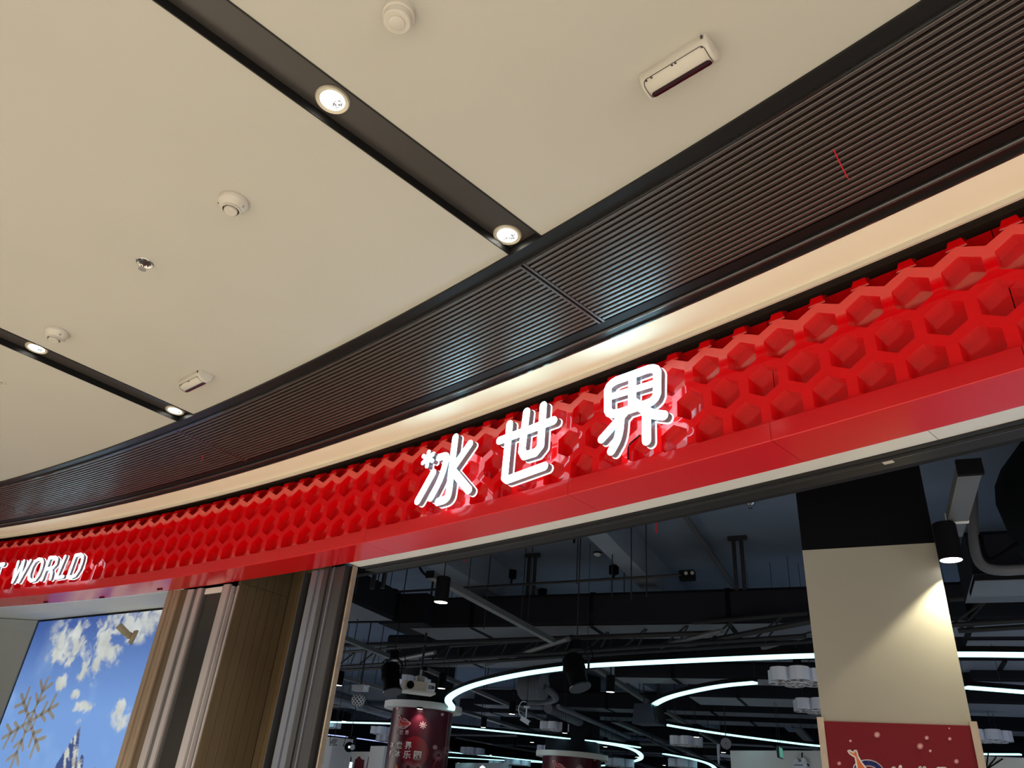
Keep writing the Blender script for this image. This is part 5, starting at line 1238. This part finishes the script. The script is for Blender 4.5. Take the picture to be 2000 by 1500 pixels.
# low white board with plant drawing at the far right
c, eu, n_ = sign_plane(1965, 1510, 13)
t = thing('white_board', 'white board with a dark plant drawing at the lower right corner', 'board', tuple(c))
obj('board', MB().frame_box(c + (0, 0, -0.05), eu * 0.55, n_ * 0.02, np.array([0, 0, 0.24])), 'white', t)
for k, (x, dx, h) in enumerate(((-0.30, -.05, .18), (-0.25, 0.0, .24), (-0.20, .05, .22), (-0.15, .08, .16), (-0.10, .1, .14))):
    obj('twig', MB().tube([c + eu * (-0.22) + n_ * 0.03 + (0, 0, 0.03), c + eu * (x + dx) + n_ * 0.03 + (0, 0, 0.03 + h)], 0.008, 5), 'mdark', t)

# ------------------------------------------------------------------ round columns with printed wraps
def round_column(pxc, py_cap, hd, wpx_body, wpx_cap, label):
    d = ray(pxc, py_cap); k = np.hypot(d[0], d[1]); F_ = CAM + d * hd / k
    sc = hd * np.linalg.norm(d) / k / FPX * 0.935
    Rb = wpx_body * sc / 2; Rc = wpx_cap * sc / 2
    hd_dir = np.array([d[0], d[1], 0]) / k
    ctr = F_ + hd_dir * Rc; zc = F_[2]
    t = thing('round_column', label, 'column', (ctr[0], ctr[1], 0))
    obj('cap_disc', MB().lathe([(Rb * 0.9, 0), (Rc, 0), (Rc, 0.11), (Rb * 0.5, 0.11)], (ctr[0], ctr[1], zc), 64), 'white', t, smooth=40)
    obj('shaft_top', MB().lathe([(Rb * 0.93, 0), (Rb * 0.93, ZS - zc - 0.11)], (ctr[0], ctr[1], zc + 0.11), 48), 'dark', t, smooth=40)
    obj('printed_wrap', MB().lathe([(Rb, 0), (Rb, zc - 0.002)], (ctr[0], ctr[1], 0), 64), 'poster_red', t, smooth=40)
    return t, ctr, Rb, zc
def wrap_poly(pts_px, ctr, R, off, m_, name, parent):
    """thin print on the column wrap: polygon given by fan around its centroid"""
    Q = []
    for x, y in pts_px:
        P_, a = hit_cyl(x, y, R, np.array(ctr[:2]), near=True); Q.append((a, P_[2]))
    return wrap_az(Q, ctr, R, off, m_, name, parent)
def wrap_az(Q, ctr, R, off, m_, name, parent, tris=None):
    f = lambda a, z: (ctr[0] + (R + off) * math.cos(a), ctr[1] + (R + off) * math.sin(a), z)
    mb = MB(); n = len(Q)
    if tris is None:
        bm = bmesh.new(); vs = [bm.verts.new(f(*q)) for q in Q]; fa = bm.faces.new(vs); bmesh.ops.triangulate(bm, faces=[fa])
        bm.verts.index_update(); mb.add([v.co[:] for v in bm.verts], [tuple(v.index for v in q.verts) for q in bm.faces]); bm.free()
    else: mb.add([f(*q) for q in Q], tris)
    return obj(name, mb, m_, parent)
def wrap_stroke(path_px, w_px, ctr, R, off, m_, name, parent, n=4):
    mb = MB(); f = lambda p: hit_cyl(p[0], p[1], R + off, np.array(ctr[:2]), near=True)[0]
    for a, b in zip(path_px[:-1], path_px[1:]):
        c_ = [f(q) for q in capsule(a, b, w_px, n)]; mb.add(c_, [tuple(range(len(c_)))])
    return obj(name, mb, m_, parent)
def glyph_on(txt, pxc, pyc, size_px, ctr, R, off, m_, parent, name='character', shear=0.0):
    cu = bpy.data.curves.new('txt', 'FONT'); cu.body = txt; cu.offset = 0.022
    o = bpy.data.objects.new('txt', cu); COL.objects.link(o); bpy.context.view_layer.update()
    me = o.to_mesh(); vs = [v.co.copy() for v in me.vertices]; fs = [tuple(p.vertices) for p in me.polygons]
    o.to_mesh_clear(); bpy.data.objects.remove(o); bpy.data.curves.remove(cu)
    if not vs: return
    xs_ = [v.x for v in vs]; ys_ = [v.y for v in vs]; cx, cy = (min(xs_) + max(xs_)) / 2, (min(ys_) + max(ys_)) / 2
    P_, a0 = hit_cyl(pxc, pyc, R, np.array(ctr[:2]), near=True)
    mpp = np.linalg.norm(P_ - CAM) / np.linalg.norm(ray(pxc, pyc)); s = size_px * mpp / max(max(xs_) - min(xs_), max(ys_) - min(ys_))
    Q = [(a0 + (v.x - cx) * s / R, P_[2] + (v.y - cy) * s) for v in vs]
    return wrap_az(Q, ctr, R, off, m_, name, parent, fs)
body_out = [(365, 470), (385, 482), (408, 465), (416, 500), (432, 560), (470, 585), (530, 592), (590, 600), (620, 625), (595, 655), (560, 675), (470, 688), (372, 692), (362, 668), (395, 640), (398, 560), (372, 505)]
def logo(parent, o, sc, ctr, R):
    f = lambda q: (o[0] + q[0] * sc, o[1] + q[1] * sc)
    ringp = [f((470 + 105 * math.cos(q), 630 + 95 * math.sin(q))) for q in np.linspace(-2.1, 2.9, 22)]
    wrap_stroke(ringp, 12 * sc, ctr, R, 0.006, 'print_pink', 'ring', parent)
    wrap_poly([f(q) for q in body_out], ctr, R, 0.012, 'print_red', 'emblem_body', parent)
    wrap_stroke([f(q) for q in body_out + body_out[:1]], 8 * sc, ctr, R, 0.016, 'print_pink', 'emblem_outline', parent)
ca_, ctrA, RA, zA = round_column(827, 1381, 15.2, 120, 155, 'round dark red printed column with white disc cap, characters facing the doorway')
pr_ = thing('column_print', 'printed emblem, characters, snowflakes and fireworks on the nearer round column', 'print', (ctrA[0], ctrA[1], zA))
def z7(x, y): return (740 + x * .1, 1350 + y * .1)
mb = MB(); nr, na = 8, 36
pts_ = [hit_cyl(*z7(700 + 270 * (i / nr) * math.cos(2 * PI * k / na), 1180 + 300 * (i / nr) * math.sin(2 * PI * k / na)), RA + 0.003, np.array(ctrA[:2]), near=True)[0] for i in range(nr + 1) for k in range(na)]
mb.add(pts_, [(i * na + k, i * na + (k + 1) % na, (i + 1) * na + (k + 1) % na, (i + 1) * na + k) for i in range(nr) for k in range(na)])
obj('red_moon', mb, 'glow', pr_)
logo(pr_, (740, 1350), 0.1, ctrA, RA)
for ch, x, y, s in (('冰', 345, 795, 8.5), ('世', 448, 800, 8.5), ('界', 550, 808, 8.5)): glyph_on(ch, *z7(x, y), s, ctrA, RA, 0.008, 'print_pink', pr_)
for ch, x, y, s in (('冰', 268, 1045, 13), ('世', 405, 1050, 13.5), ('界', 577, 1062, 14), ('趣', 245, 1218, 13), ('冰', 372, 1215, 13), ('乐', 552, 1237, 15), ('园', 752, 1255, 15)):
    glyph_on(ch, *z7(x, y), s, ctrA, RA, 0.010, 'print_white', pr_)
def flake(parent, x, y, r, ctr, R, n=8, w=0.9):
    for k in range(n):
        a = 2 * PI * k / n
        wrap_stroke([(x + 0.25 * r * math.cos(a), y + 0.25 * r * math.sin(a)), (x + r * math.cos(a), y + r * math.sin(a))], w, ctr, R, 0.006, 'print_pink', 'flake_ray', parent, 3)
flake(pr_, *z7(862, 665), 7, ctrA, RA); flake(pr_, *z7(1098, 1097), 4.5, ctrA, RA); flake(pr_, *z7(1240, 455), 2.6, ctrA, RA, 6); flake(pr_, *z7(362, 335), 2.4, ctrA, RA, 6)
for (x, y, r, n) in ((1165, 1255, 11, 18), (1335, 1165, 9, 14), (570, 1480, 12, 18), (760, 1500, 10, 16)):
    for k in range(n):
        a = 2 * PI * k / n; q = z7(x, y)
        wrap_stroke([(q[0] + 0.35 * r * math.cos(a), q[1] + 0.35 * r * math.sin(a)), (q[0] + r * math.cos(a), q[1] + r * math.sin(a))], 0.35, ctrA, RA, 0.007, 'print_pink', 'firework_ray', pr_, 3)
wrap_poly([z7(345, 1410), z7(410, 1620), z7(280, 1620)], ctrA, RA, 0.005, 'print_orange', 'cone', pr_)
wrap_poly([z7(1165, 1260), z7(1215, 1420), z7(1260, 1620), z7(1010, 1620), z7(1080, 1400)], ctrA, RA, 0.005, 'print_red', 'cone', pr_)
wrap_stroke([z7(1372, 430), z7(1320, 900), z7(1255, 1500)], 0.35, ctrA, RA, 0.004, 'print_pink', 'seam', pr_, 3)
cb_, ctrB, RB, zB = round_column(1117, 1477, 19.5, 114, 140, 'farther round dark red printed column with white cap at the bottom edge')
pr2 = thing('column_print', 'printed red emblem with pale outline on the farther round column', 'print', (ctrB[0], ctrB[1], zB))
logo(pr2, (1041, 1436), 0.105, ctrB, RB)
flake(pr2, 1132, 1499, 6, ctrB, RB); flake(pr2, 1162, 1484, 2, ctrB, RB, 6)
